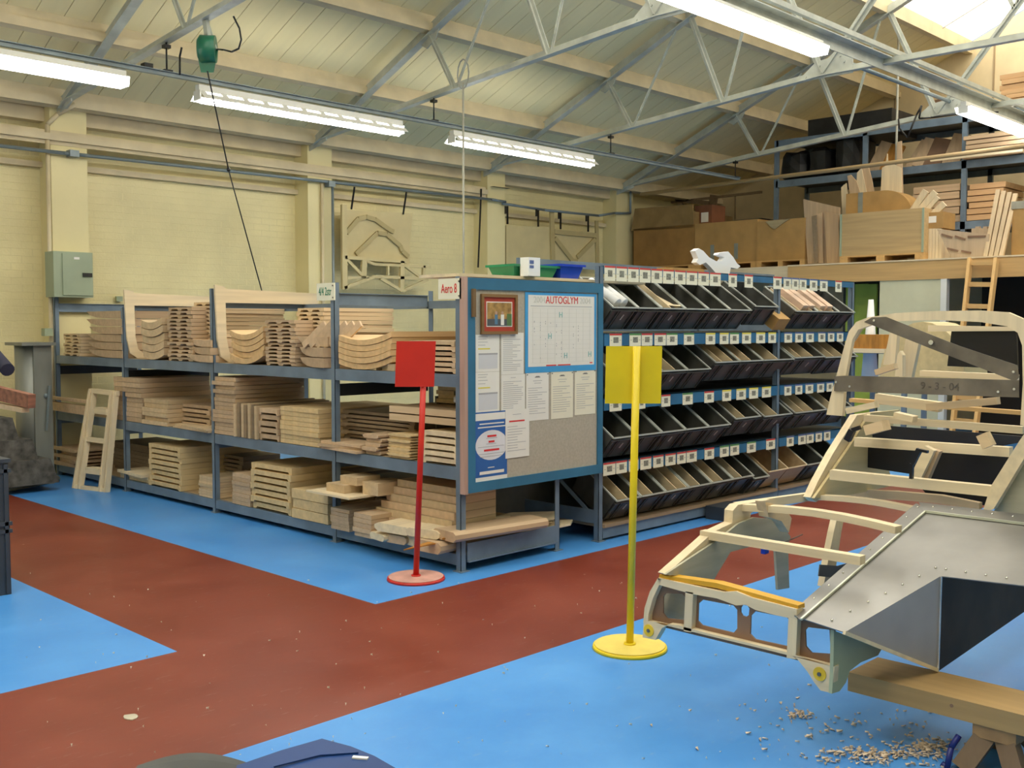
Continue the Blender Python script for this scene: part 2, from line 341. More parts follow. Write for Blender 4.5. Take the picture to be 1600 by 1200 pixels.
obj('tie_rod', b, pipem, label='round steel tie bar linking the bolted plates of the two far trusses', cat='tie rod')

# ------------------------------------------------------------------ lamps
opal = mat('opal_diffuser', (1., .98, .93), .5, var=0, emit=TUBE_E*.30)
def lamp(name, xa, xb, Y, z, label, group, shade):
    o = thing(name, ((xa+xb)/2, Y, z), label, 'lamp', group)
    obj('housing', MB().box(xa, Y-.035, z, xb, Y+.035, z+.055), whitepaint, o)
    if shade == 2:   # opal plastic trough under a white spine
        w = .10
        b = MB().hexa([(xa, Y-w*.8, z-.085), (xb, Y-w*.8, z-.085), (xb, Y+w*.8, z-.085), (xa, Y+w*.8, z-.085), (xa, Y-w, z-.012), (xb, Y-w, z-.012), (xb, Y+w, z-.012), (xa, Y+w, z-.012)])
        obj('diffuser', b, opal, o); obj('tray', MB().box(xa, Y-w-.004, z-.011, xb, Y+w+.004, z-.001), whitepaint, o)
    else:            # open trough with slots along its shoulders
        w = .13; n = int((xb-xa)/.21)
        for sg in (-1, 1):
            b = MB()
            def leaf(u0, u1, f0, f1):
                A_ = lambda u, f: (u, Y+sg*(.03+(w-.03)*f), z-.085*f+.004)
                p = [A_(u0, f0), A_(u1, f0), A_(u1, f1), A_(u0, f1)]; b.hexa(p+[(x_, y_, z_+.004) for x_, y_, z_ in p])
            leaf(xa, xb, .0, .12); leaf(xa, xb, .5, 1)
            for q in range(n): u0 = xa+(xb-xa)*q/n; leaf(u0, u0+.06, .12, .5)
            obj('reflector', b, whitepaint, o)
        obj('tube', MB().cyl((xa+.03, Y, z-.085), (xb-.03, Y, z-.085), .028, 12), tube, o)
    for xx in (xa, xb): obj('end_cap', MB().box(xx-.006, Y-.06, z-.088, xx+.006, Y+.06, z), whitepaint, o)
lamp('strip_lamp', 2.45, 4.28, 9.0, 3.79, 'lit strip lamp at the left edge, on the conduit nearest the wall', 'strip lamps on the conduit near the wall', 2)
lamp('strip_lamp', 4.98, 7.42, 9.0, 3.79, 'middle lit strip lamp on the conduit near the wall, slotted shade', 'strip lamps on the conduit near the wall', 1)
lamp('strip_lamp', 8.17, 10.65, 9.0, 3.79, 'lit strip lamp on the wall-side conduit, farthest of its row', 'strip lamps on the conduit near the wall', 1)
lamp('strip_lamp', 6.9, 9.50, 5.12, 4.32, 'big bright strip lamp hung beneath the steel channel, top centre', 'strip lamps under the steel channel', 2)
lamp('strip_lamp', 13.05, 15.6, 5.12, 4.28, 'bright strip lamp in front of the raised storage deck at right', 'strip lamps under the steel channel', 2)
for k, (xa, Y, z) in enumerate([(-.6, 9., 3.79), (3.2, 5.12, 4.32), (-.5, 5.12, 4.32), (2., .6, 4.3), (6., .6, 4.3), (10, .6, 4.3)]):
    lamp('strip_lamp', xa, xa+2.4, Y, z, 'strip lamp over the floor outside the picture, ' + ['far left by the wall', 'near end under the channel', 'left end under the channel', 'first over the near aisle', 'second over the near aisle', 'third over the near aisle'][k], 'strip lamps out of view', 2)
o = thing('lamp_conduit', (8, 9, 3.88), 'long grey lamp conduit running beneath the trusses along the wall side', 'conduit')
obj('pipe', MB().box(-1, 8.98, 3.87, 14.2, 9.02, 3.905).box(-1, 8.96, 3.905, 14.2, 9.04, 3.912), pipem, o)
for X in (1.5, 4.68, 7.9, 11.05, 14.1):
    b = MB().cyl((X, 9, 3.9), (X, 9, 4.17), .008, 6).box(X-.03, 8.97, 4.12, X+.03, 9.03, 4.15).box(X-.04, 8.96, 3.91, X+.04, 9.04, 3.925); obj('hanger', b, blackr, o)
# slots on top of shades
for xa, xb in ((4.98, 7.42), (8.17, 10.65)):
    pass
# conduits on the wall
b = MB(); b.box(-1, 11.36, 3.58, 11.05, 11.41, 3.65); b.box(-1, 11.41, 3.54, 11.05, 11.42, 3.69)
obj('cable_tray', b, purm, label='cream painted cable tray fixed across the wall pillars', cat='cable tray', loc=(5, 11.39, 3.54))
b = MB(); b.tube([(-1, 11.34, 3.436), (4.7, 11.34, 3.45), (11.1, 11.34, 3.507), (11.4, 11.34, 3.497)], .02, 8); b.cyl((8.19, 11.34, 3.47), (8.19, 11.34, 0), .018, 8)
for X in (4.8, 8.16): b.box(X-.05, 11.30, 3.42, X+.05, 11.40, 3.49)
obj('air_pipe', b, pipem, label='blue grey air pipe running across the pillars under the cream tray', cat='pipe')
b = MB(); P = [pY(x, y, 11.37) for x, y in ((785, 318), (850, 328), (935, 337), (960, 333), (985, 333), (985, 290))]; b.tube(P, .02, 8)
obj('air_pipe', b, pipem, label='blue grey air pipe with bent end between third and last pillars', cat='pipe')
b = MB(); b.tube([(4.8, 11.25, 3.97), (4.66, 11.38, 3.86), (4.555, 11.40, 3.74), (4.555, 11.45, 0)], .025, 8)
obj('drain_pipe', b, purm, label='cream painted drain pipe down the left side of first pillar', cat='pipe')
b = MB(); b.cyl((8.06, 11.39, 3.5), (8.06, 11.39, 0), .02, 8); obj('drain_pipe', b, purm, label='cream pipe down the second pillar beside the blue grey one', cat='pipe')
b = MB(); b.cyl((7.86, 8.47, 0), (7.86, 8.47, 4.25), .011, 8); b.tube([V((7.86, 8.47, 4.2))+V((0, .09*math.cos(t), .16*math.sin(t)+.14)) for t in [i*math.pi/6 for i in range(13)]], .008, 6)
obj('drop_pole', b, mat('drop_pole', (.42, .41, .34), .5), label='thin off-white service pole hanging straight down behind the notice board', cat='pole')
b = MB(); d0 = pX(1403, 110, 15.05); b.cyl((15.05, d0.y, 2.53), (15.05, d0.y, 6.0), .018, 8)
obj('drop_pole', b, mat('drop_pole', (.42, .41, .34), .5), label='thin off-white pole standing on the raised deck before the dark shelves', cat='pole')
b = MB(); a = pX(1062, 296, 13.9); c = pX(1600, 228, 13.9); b.tube([a+(a-c)*.15, c+(c-a)*.6], .03, 8)
obj('guard_rail', b, wood('rail', (.42, .29, .14), 'Y', 0), label='thin brown rail stretched across the front of the raised deck', cat='rail')
# electrical cabinet
o = thing('switch_cabinet', (4.85, 11.3, 1.95), 'pale green electrical cabinet mounted on the first wall pillar', 'electrical cabinet')
a = pY(83, 392, 11.2); c = pY(146, 465, 11.2)
obj('body', MB().box(a.x, 11.2, c.z, c.x, 11.42, a.z), cabm, o)
dd = obj('door', MB().box(a.x+.09, 11.185, c.z+.02, c.x-.01, 11.2, a.z-.02), cabm, o)
obj('handle', MB().box(c.x-.12, 11.17, (a.z+c.z)/2-.02, c.x-.02, 11.185, (a.z+c.z)/2+.02), blackr, dd)
obj('name_plate', MB().box((a.x+c.x)/2, 11.18, a.z-.08, (a.x+c.x)/2+.06, 11.185, a.z-.055), paperm, dd)
obj('socket_box', MB().box(*(pY(180, 463, 11.7)), *(pY(192, 471, 11.66))), cabm, label='small grey socket box on the wall above the left rack', cat='socket')
obj('socket_box', MB().box(pY(68, 513, 11.36).x, 11.33, pY(68, 525, 11.36).z, pY(81, 513, 11.36).x, 11.42, pY(68, 513, 11.36).z), cabm, label='small grey switch box on first pillar above the duct', cat='socket')
# duct column, blocks, floor pipe at the left wall
o = thing('duct_column', (3.9, 10.9, 0), 'grey sheet metal duct standing upright left of the rack', 'duct')
a = pY(44, 540, 10.75); c = pY(80, 540, 10.75)
b = MB(); b.hexa([(a.x+.05, 10.75, 0), (c.x, 10.75, 0), (c.x, 11.1, 0), (a.x+.05, 11.1, 0), (a.x+.05, 10.75, a.z), (c.x, 10.75, a.z), (c.x, 11.1, a.z), (a.x+.05, 11.1, a.z)]); b.cyl((a.x+.1, 10.93, 0), (a.x+.1, 10.93, a.z), .16, 16); obj('body', b, ductm, o)
obj('flange', MB().box(a.x-.08, 10.7, a.z, c.x+.03, 11.15, a.z+.03), ductm, o)
obj('bracket', MB().bar((c.x-.08, 10.72, .55), (c.x-.04, 10.72, 1.0), .02, .02).ball((a.x+.16, 10.74, .9), .025), pipem, o)
for k, (x0, x1, y0, y1, l) in enumerate([(-40, 34, 657, 700, 'topmost grey rough block of the heap at left edge'), (-40, 58, 692, 728, 'middle grey rough block of the heap at left edge'), (-40, 80, 724, 752, 'lowest grey rough block of the heap at left edge')]):
    a = pY(x0, y0, 10.45); c = pY(x1, y1, 10.45); zt = a.z; zb = [.62, .34, .06][k] if 0 else c.z
    if k == 2: zb = .08
    b = MB(); b.hexa([(a.x, 10.45-.1*k, zb), (c.x, 10.45-.1*k, zb), (c.x, 10.95, zb), (a.x, 10.95, zb), (a.x, 10.5-.1*k, zt), (c.x-.06, 10.5-.1*k, zt), (c.x-.06, 10.9, zt), (a.x, 10.9, zt)]); obj('stone_block', b, conc, label=l, cat='block', group='grey blocks heaped at left edge')
b = MB(); p = fl(10, 764, .03); q = fl(90, 748, .03); b.cyl(p+(p-q)*.8, q, .035, 12); obj('plastic_pipe', b, mat('offwhite_pipe', (.5, .48, .40), .4), label='off-white pipe lying on floor in front of grey blocks', cat='pipe')

# ------------------------------------------------------------------ left timber rack
XF, XB = 4.585, 5.50; PYS = [4.97, 6.33, 8.07, 9.75, 11.36]
rack = thing('storage_rack', (5.04, 8.2, 0), 'long blue grey steel rack stacked with timber parts, three shelves', 'rack')
def post(X, Y, h, parent, sx=1, w=.045, ma=rackm):
    b = MB(); b.box(X-w/2, Y-.003*0, 0, X+w/2, Y+.004, h); b.box(X-w/2*sx, Y, 0, X-w/2*sx+.004*sx, Y+w, h)
    b.box(X-.04, Y-.02, 0, X+.04, Y+.06, .006); return obj('post', b, ma, parent)
SH = [.115, .685, 1.29]
for Y in PYS:
    post(XF, Y-.02, 1.92 if Y != 9.75 else 1.78, rack); post(XB, Y-.02, 1.88, rack, -1)
    for z in (1.80, 1.13, .60): obj('cross_bar', MB().box(XF+.03, Y-.004, z-.045, XB-.02, Y+.01, z+.045).box(XF+.03, Y-.02, z+.04, XB-.02, Y+.01, z+.045), rackd if z == 1.13 else rackm, rack)  # bars below the top shelf coloured near-black for the shade there
for i in range(4):
    y0, y1 = PYS[i]+.01, PYS[i+1]-.02
    for z in SH:
        h = .085 if z > .2 else .075
        for X, s in ((XF, -1), (XB, 1)): obj('shelf_beam', MB().box(X-.012*s*0-.02, y0, z-h, X+.02, y1, z-.002), rackm, rack)
        obj('shelf_board', MB().box(XF+.022, y0+.005, z-.018, XB-.022, y1-.005, z), wood('shelf_board', (.46, .33, .18), 'Y', .1), rack)
    obj('top_rail', MB().box(XB-.02, y0, 1.74, XB+.02, y1, 1.80), rackm, rack)
for z in (.115,):
    obj('end_beam', MB().box(XF+.03, PYS[0]-.03, z-.05, XB-.02, PYS[0]-.022, z+.07).box(XF+.03, PYS[0]-.045, z-.055, XB-.02, PYS[0]-.02, z-.045), rackm, rack)
# U shaped plywood dividers
def divider(Y, label, right_leg=True):
    b = MB(); t = .022; x0 = XF-.0; z0 = 1.29; z1 = 1.93
    out = [(x0-.02, z1+.02), (x0+.07, z1+.01), (x0+.08, z1-.01), (x0+1.03, z1-.03), (x0+1.03, z0+.02 if right_leg else 1.80), (x0+.95, z0+.02 if right_leg else 1.80), (x0+.95, 1.80), (x0+.08, 1.80), (x0+.085, 1.50), (x0+.11, 1.38), (x0+.18, 1.325), (x0+.34, 1.305), (x0+.34, 1.292), (x0+.10, 1.292), (x0+.03, 1.34), (x0, 1.48)]
    b.prism([(x, Y+.05, z) for x, z in out], (0, t, 0)); return obj('plywood_divider', b, paleX, label=label, cat='divider')
divider(9.65, 'pale U-shaped plywood divider on top shelf, left one'); divider(7.96, 'pale U-shaped plywood divider on top shelf, right one, by the middle post', True)
def sign(xa, xb, ya, yb, s, ma, label, sq):
    a = pX(xa, ya, 4.555); c = pX(xb, yb, 4.555)
    o = thing('name_sign', (4.56, (a.y+c.y)/2, c.z), label, 'sign')
    obj('plate', MB().box(4.553, c.y, c.z, 4.561, a.y, a.z), cardm, o)
    text('lettering', s, .085, (4.5515, (a.y+c.y)/2+.005, (a.z+c.z)/2), '-X', ma, o, squeeze=sq)
    obj('screw', MB().cyl((4.553, c.y+.02, a.z-.02), (4.549, c.y+.02, a.z-.02), .006, 8).cyl((4.553, c.y+.02, c.z+.02), (4.549, c.y+.02, c.z+.02), .006, 8), steelp, o)
sign(495, 523, 443, 469, '4/4 2str', inkgreen, 'small white sign with green lettering on a rack post', .58)
sign(685, 721, 436, 467, 'Aero 8', inkred, 'small white sign with red lettering on the nearest rack post', .62)

ORDL = ['first', 'second', 'third', 'fourth', 'fifth', 'sixth', 'seventh', 'eighth']
def Yf(px, py, X=4.57): return pX(px, py, X).y
def prof(style, w, t):
    """cross-section of one piece, (y,z), y in 0..w, z in 0..t"""
    if style == 'plank': return [(0, 0), (w, 0), (w, t*.94), (0, t*.94)]
    if style == 'arch': return [(0, 0), (w*.16, 0), (w*.2, t*.42), (w*.42, t*.42), (w*.46, 0), (w*.58, 0), (w*.62, t*.42), (w*.86, t*.42), (w*.9, 0), (w, 0), (w, t*.9), (0, t*.9)]
    if style == 'slot': return [(0, 0), (w*.06, 0), (w*.08, t*.3), (w*.9, t*.3), (w*.92, 0), (w, 0), (w, t*.97), (0, t*.97)]
    if style == 'wave' or style == 'saddle':
        A = t*(1.1 if style == 'saddle' else .5); n = 8; lo = [(w*i/n, A*((2*i/n-1.15)**2)) for i in range(n+1)]
        return lo + [(y, z+t*.9) for y, z in reversed(lo)]
    if style == 'boat':
        n = 6; lo = [(w - w*.55*math.sin(i/n*math.pi/2)*1.0, t*.15 + t*.85*(1-math.cos(i/n*math.pi/2))) for i in range(n+1)]
        return [(w*.0, 0), (w*.45, 0), (w*.7, t*.12), (w*.88, t*.4), (w, t*.92), (0, t*.92)]
    if style == 'round': 
        return [(w*.1, 0), (w*.9, 0), (w, t*.3), (w, t*.7), (w*.9, t*.95), (w*.1, t*.95), (0, t*.7), (0, t*.3)]
def stk(label, group, xa, xb, yt, z0, n, L, style='plank', ma=None, X=4.57, jit=.012, ymid=None, name='timber_piece', yaw=.02, rise=None, cat='timber'):
    ym = ymid or yt+20
    Ya = Yf(xa, ym, X); Yb = Yf(xb, ym, X); w = Ya-Yb; zt = pX(xa, yt, X).z if rise is None else z0+rise
    t = (zt-z0)/n; b = MB(); pr = prof(style, w, t)
    # a piece runs in +x; its far part is narrowed and the near end slightly splayed so ends read as cut shapes
    b.prism([(0, y-w/2, z) for y, z in pr], (L*(.9+.1*random.random()), 0, 0))
    first = None
    ORD = ['topmost', 'second from top', 'third from top', 'fourth from top', 'fifth from top', 'sixth from top', 'seventh from top', 'eighth from top', 'ninth from top', 'tenth from top', 'eleventh from top', 'twelfth from top', 'thirteenth from top', 'fourteenth from top', 'fifteenth from top']
    for k in range(n):
        lb = label+', '+('lowest' if k == 0 else ORD[n-1-k])
        loc = (X+random.uniform(-jit, jit), (Ya+Yb)/2+random.uniform(-jit, jit)*.6, z0+k*t+.0006)
        rot = (0, 0, random.uniform(-yaw, yaw))
        if first is None:
            first = obj(name, b, ma or ashX, loc=(0, 0, 0)); first.location = loc; first.rotation_euler = rot
            tag(first, lb, cat, group or label)
        else: clone(first, loc, rot, lb)
    return first
T = 1.2915
D = 'pile of '
# top shelf
stk('small notched ash piece in short zigzag stack at far left', 'short zigzag stack', 100, 126, 521, T, 7, .5, 'arch')
stk('thick scooped ash block in curved pile left of first plywood divider', 'scooped blocks at left', 136, 192, 486, T, 6, .6, 'boat', beeX, yaw=.05)
stk('broad ash piece in the low pile right of first plywood divider', 'low pile right of first divider', 222, 255, 503, T, 5, .7, 'wave', ashX, ymid=530)
stk('notched ash rail in tall slotted stack left of the middle post', 'tall slotted stack left of middle post', 263, 300, 480, T, 14, .6, 'arch', beeX, ymid=540)
stk('thin ash rail in the tallest stack touching the middle post', 'tallest stack at middle post', 302, 334, 472, T, 15, .8, 'arch', X=4.72, ymid=530)
stk('scooped ash block in the small pile leaning at the middle post', 'small scooped pile at middle post', 292, 332, 530, T, 3, .3, 'boat', beeX, X=4.56, yaw=.15, ymid=545)
stk('wavy pale board in pile just right of the second plywood divider', 'wavy boards', 362, 412, 522, T, 5, .8, 'saddle', wood('honey_ash', (.74, .50, .25), 'X', .05), ymid=540)
stk('notched ash rail in the tall stack beside the wavy boards', 'tall stack beside the wavy boards', 416, 462, 500, T, 12, .7, 'arch', beeX, ymid=540)
stk('thin ash rail in tall stack left of the green-lettered sign post', 'tall stack left of green sign', 464, 505, 481, T, 14, .7, 'arch', X=4.74, ymid=535)
stk('scooped ash block in pile at foot of the green-lettered sign post', 'scooped pile below green sign', 466, 512, 525, T, 3, .3, 'boat', beeX, yaw=.2, ymid=550)
for k in range(6):
    a = pX(478+k*9, 566-k*1, 4.56); b = MB(); b.bar((4.555+.01*k, a.y+.02, T+.16), (4.60+.01*k, a.y-.20, T+.33), .05, .018, (1, 0, 0))
    obj('timber_piece', b, beeX, label='thin ash strip in slanting fan under green-lettered sign, '+ORDL[k]+' from left', cat='timber', group='slanting fan of strips')
stk('big saddle-shaped ash board in the pile right of the green-lettered sign', 'saddle boards', 530, 612, 530, T, 5, .75, 'saddle', wood('honey_ash', (.74, .50, .25), 'X', .05), ymid=545)
for k, px in enumerate((552, 566, 580, 594, 608)):
    y = Yf(px, 572); b = MB().box(4.58+.03*(k % 2), y-.045, T, 4.75, y+.03, T+.035+.012*(k % 3)); obj('timber_offcut', b, ashX, label='small ash offcut at top shelf edge left of red sign, '+ORDL[k]+' from left', cat='timber', group='offcuts along top shelf edge')
stk('long ash piece in the pile between red sign and notice board', 'pile between red sign and board', 640, 712, 532, T, 6, .8, 'slot', ashX, ymid=560)
# middle shelf
Mz = .6865
stk('square-cut beech plank in the first block stack on middle shelf', 'first block stack', 180, 221, 588, Mz, 9, .75, 'plank', beeX, ymid=630)
stk('narrow slat in the low bundle right of first block stack', 'narrow slat bundle', 224, 262, 622, Mz, 6, .85, 'plank', ashX, ymid=650)
stk('long plank behind the narrow slat bundle on middle shelf', 'planks behind slat bundle', 262, 330, 628, Mz, 5, .7, 'slot', beeX, X=4.72, ymid=650)
stk('loose flat board lying at edge of middle shelf left of middle post', 'loose boards left of middle post', 268, 330, 662, Mz, 2, .4, 'plank', ashX, X=4.56, yaw=.12, ymid=668)
stk('thin beech plank in tall block stack at middle post, middle shelf', 'tall block stack at middle post', 334, 368, 588, Mz, 14, .7, 'plank', beeX, ymid=640)
stk('tall-stacked plank right behind the block stack at middle post', 'planks behind tall block stack', 370, 389, 589, Mz, 10, .6, 'plank', beeX, X=4.74, ymid=610, jit=.004)
# vertical slats bundle
for k in range(7):
    ya = Yf(368+k*5.4, 650); b = MB().box(4.55+.004*(k % 3), ya-.034, Mz, 5.3, ya, Mz+.27+.008*((k*5) % 3)); obj('timber_strip', b, oldX if k % 2 else ashX, label='upright-set slat in grey bundle beside tall block stack, '+ORDL[k]+' from left', cat='timber', group='upright slat bundle')
stk('wavy edged plank in the small stack right of the upright slats', 'small wavy stack', 407, 435, 637, Mz, 5, .8, 'slot', beeX, ymid=665)
stk('wide pale plank in big stack left of the post, middle shelf', 'big pale stack on middle shelf', 438, 498, 634, Mz, 8, .85, 'plank', wood('butter_ash', (.70, .52, .27), 'X', .05), ymid=660, jit=.008)
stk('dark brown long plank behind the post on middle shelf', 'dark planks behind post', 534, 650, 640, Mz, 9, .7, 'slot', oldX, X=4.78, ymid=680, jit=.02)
stk('thin flat strip at the shelf edge by the right-hand post', 'thin strips by right-hand post', 498, 560, 688, Mz, 3, .3, 'plank', beeX, X=4.54, yaw=.1, ymid=698)
stk('short end-grain block in the cluster left of the red stand', 'end-grain cluster', 568, 592, 677, Mz, 5, .5, 'round', beeX, ymid=690, jit=.02)
stk('wedge-ended ash rail in zigzag stack just left of the red pole', 'zigzag stack by red pole', 606, 642, 676, Mz, 9, .7, 'round', wood('butter_ash', (.70, .52, .27), 'X', .05), ymid=700, jit=.012)
stk('bowed ash board in the five-high stack right of the red pole', 'bowed stack right of red pole', 660, 714, 672, Mz, 5, .7, 'slot', paleX, ymid=705, jit=.01)
for k, zz in enumerate((1.0, .945)):
    b = MB().box(4.62, 5.0, zz, 5.3, 5.75, zz+.045); obj('long_rail', b, ashY, label='%s long ash rail laid across the stacks behind the red pole' % ('upper', 'lower')[k], cat='timber')
stk('pale ply sheet in pile deep on middle shelf behind red sign', 'ply sheets behind red sign', 684, 712, 600, Mz+.37, 6, .3, 'plank', wood('butter_ash', (.70, .52, .27), 'X', .05), X=4.95, ymid=620, rise=.18)
b = MB()
for k in range(10): b.ball((4.75+random.uniform(-.05, .05), 5.08+random.uniform(-.08, .08), Mz+.40+random.uniform(-.02, .03)), random.uniform(.03, .05), n=7, sq=(1, 1.2, .7))
obj('crumpled_cloth', b, paperm, label='crumpled white cloth on timber behind the nearest post', cat='cloth')
# bottom shelf
Bz = .1165
stk('rounded-end board in the low pile at the far left bottom shelf', 'rounded pile at far left', 82, 122, 695, Bz, 5, .6, 'round', beeX, ymid=715, jit=.03, yaw=.08)
stk('short block in the little pile right of the leaning frame', 'little pile by leaning frame', 186, 228, 733, Bz, 3, .4, 'plank', paleX, ymid=745, jit=.03, yaw=.1)
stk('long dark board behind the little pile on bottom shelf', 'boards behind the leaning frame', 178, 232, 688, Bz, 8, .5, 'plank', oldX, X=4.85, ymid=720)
stk('thick slotted plank in the big stack under the first block stack', 'big slotted stack at left', 234, 283, 692, Bz, 8, .85, 'slot', wood('butter_ash', (.70, .52, .27), 'X', .05), ymid=735, jit=.01)
stk('thin-edged plank in low block left of the middle post, bottom shelf', 'low block left of middle post', 311, 337, 742, Bz, 8, .45, 'plank', ashX, ymid=770, jit=.004)
stk('thin plank in low block right of the middle post, bottom shelf', 'low block right of middle post', 363, 391, 738, Bz, 8, .4, 'plank', beeX, ymid=775, jit=.004)
stk('thick slotted plank in the large stack at centre of bottom shelf', 'large slotted stack at centre', 393, 454, 722, Bz, 7, .88, 'slot', wood('butter_ash', (.70, .52, .27), 'X', .05), ymid=765, jit=.01)
stk('broad smooth plank in three-high block left of the sign post foot', 'three-high smooth block', 457, 512, 762, Bz, 3, .5, 'plank', wood('butter_ash', (.70, .52, .27), 'X', .05), X=4.56, ymid=800, jit=.003)
stk('squared block in the column right of the smooth three-high block', 'first squared column', 517, 545, 792, Bz, 6, .9, 'plank', beeX, X=4.5, ymid=815, jit=.008)
stk('squared block in the second column, left of the red stand', 'second squared column', 552, 580, 800, Bz, 5, .9, 'plank', beeX, X=4.46, ymid=825, jit=.008)
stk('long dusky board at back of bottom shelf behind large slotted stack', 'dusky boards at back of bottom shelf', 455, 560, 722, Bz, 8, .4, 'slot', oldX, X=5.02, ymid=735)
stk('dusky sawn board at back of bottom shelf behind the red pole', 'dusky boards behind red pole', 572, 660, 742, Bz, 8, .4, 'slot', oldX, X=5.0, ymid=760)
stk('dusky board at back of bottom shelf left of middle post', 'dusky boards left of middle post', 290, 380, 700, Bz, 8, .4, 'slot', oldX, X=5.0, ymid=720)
b = MB().box(4.38, Yf(560, 780, 4.5)-.05, .385, 4.72, Yf(500, 780, 4.5), .40); obj('flat_board', b, paleY, label='pale square board capping the squared columns', cat='board')
for k, (px0, px1, zz, h) in enumerate([(517, 545, .40, .06), (530, 556, .46, .06), (556, 580, .40, .09)]):
    y0 = Yf(px0, 770, 4.5); y1 = Yf(px1, 770, 4.5); b = MB().box(4.46+.05*k, y1, zz, 4.62+.1*k, y0, zz+h); obj('wood_block', b, ashX, label=['front small', 'upper small', 'rear taller'][k]+' wooden block on the pale square board', cat='block', group='blocks on the pale board')
# long sawn boards running down the right of the columns towards the end
for k in range(6):
    y0 = Yf(585+k*5, 800, 4.75)-k*.0; b = MB().box(4.62+.02*k, 5.12, .20+.052*k, 5.05, y0-.12, .25+.052*k); obj('long_board', b, ashX if k % 2 else beeX, label='long sawn board in low pile behind red pole, '+ORDL[k]+' from bottom', cat='board', group='low pile behind red pole')
# pile of rounded rails poking out at the rack end
ends = [(588, 615, .13, .05), (610, 640, .125, .06), (632, 668, .125, .075), (660, 700, .125, .08), (645, 690, .205, .06), (676, 716, .21, .07), (600, 650, .20, .06)]
for k, (x0, x1, zz, h) in enumerate(ends):
    y0 = Yf(x0, 860, 4.5); y1 = Yf(x1, 868, 4.5); w = y0-y1; b = MB()
    pr = prof('round', w, h); b.prism([(0, y-w/2, z) for y, z in pr], (.8, 0, 0)); o = obj('curved_rail', b, [paleX, beeX][k % 2], loc=(0, 0, 0))
    o.location = (4.43+.03*(k % 3), (y0+y1)/2, zz); o.rotation_euler = (0, 0, (-.14, .1, -.08, .05, .16, -.1, .08)[k]); tag(o, 'rounded ash rail end poking out behind red stand base, '+['lower first', 'lower second', 'lower third', 'lower fourth', 'upper middle', 'upper right', 'upper left'][k], 'timber', 'heap behind red stand')
# shaped sheets lying on the end of bottom shelf
def rsh(x, y, z):
    p = fl(x, y, z); return V((p.x, max(p.y, 5.01+(.225-z)*1.2), z))
sheets = [([(700, 830), (735, 812), (800, 802), (868, 800), (880, 812), (866, 822), (790, 840), (735, 850)], .205, paleX, 'large pale shaped ply sheet on top at the rack end'),
          ([(655, 866), (700, 838), (735, 834), (780, 842), (740, 858)], .19, orangep, 'brown shaped sheet under the pale one at rack end'),
          ([(700, 852), (770, 828), (870, 818), (868, 828), (740, 860)], .175, paleX, 'second pale shaped sheet at the rack end')]
b = MB(); b.prism([(5.2, 5.02, .1), (5.72, 5.02, .1), (5.86, 5.12, .1), (5.66, 5.3, .1), (5.2, 5.3, .1)], (0, 0, .014)); b.v = [v+V((0, 0, .04)) for v in b.v]; obj('shaped_sheet', b, paleX, label='pale sheet corner sticking out past the end post', cat='plywood sheet')
obj('grey_sheet', MB().box(4.95, 5.62, .12, 5.45, 5.64, 1.1), mat('grey_backing', (.22, .20, .16), .8), label='dull grey sheet standing behind the pile under the notice board', cat='sheet')
obj('grey_sheet', MB().box(5.55, 5.70, .0, 6.9, 5.72, 1.3), mat('grey_backing', (.22, .20, .16), .8), label='dull grey sheet standing in the gap between the two racks', cat='sheet')
for k, (pts, z, ma, l) in enumerate(sheets):
    b = MB(); b.prism([fl(x, y, z) if k == 3 else rsh(x, y, z) for x, y in pts], (0, 0, .007)); obj('shaped_sheet', b, ma, label=l, cat='plywood sheet')
b = MB(); b.prism([rsh(x, y, .219) for x, y in ((692, 842), (712, 828), (752, 826), (772, 834), (740, 844), (710, 848))], (0, 0, .01)); obj('brown_template', b, orangep, label='small brown template lying on the large pale sheet', cat='template')
# clutter on top at board
obj('top_plank', MB().box(4.62, 5.02, 1.925, 6.6, 5.42, 1.945), paleX, label='pale plank laid flat on top of racks behind the notice board', cat='board')
def tub(x0, x1, yt, Y, ma, label):
    a = pY(x0, yt, Y); c = pY(x1, yt, Y); z0 = 1.946; o = thing('plastic_tub', ((a.x+c.x)/2, Y+.12, z0), label, 'tub')
    b = MB(); i = .03
    X0, X1, Y0, Y1, zt = a.x, c.x, Y, Y+.26, a.z
    b.hexa([(X0+i, Y0+i, z0), (X1-i, Y0+i, z0), (X1-i, Y1-i, z0), (X0+i, Y1-i, z0), (X0, Y0, zt), (X1, Y0, zt), (X1, Y1, zt), (X0, Y1, zt)]); obj('body', b, ma, o)
    obj('rim', MB().box(X0-.012, Y0-.012, zt-.012, X1+.012, Y1+.012, zt+.004), ma, o)
tub(803, 872, 413, 5.06, greent, 'green plastic tub on plank behind the notice board'); tub(876, 912, 413, 5.04, bluet, 'blue plastic tub beside the green one behind the notice board')
a = pY(821, 402, 5.0); c = pY(839, 438, 5.0); o = thing('carton', (a.x, 5.0, c.z), 'tall white carton with blue print standing before the green tub', 'carton')
obj('body', MB().box(a.x, 5.0-.03, 1.946, c.x, 5.05, a.z), whitem, o); obj('print', MB().box(a.x+.01, 4.968, a.z-.045, a.x+.05, 4.9695, a.z-.02).box(a.x+.01, 4.968, a.z-.075, a.x+.05, 4.9695, a.z-.055), blup, o)

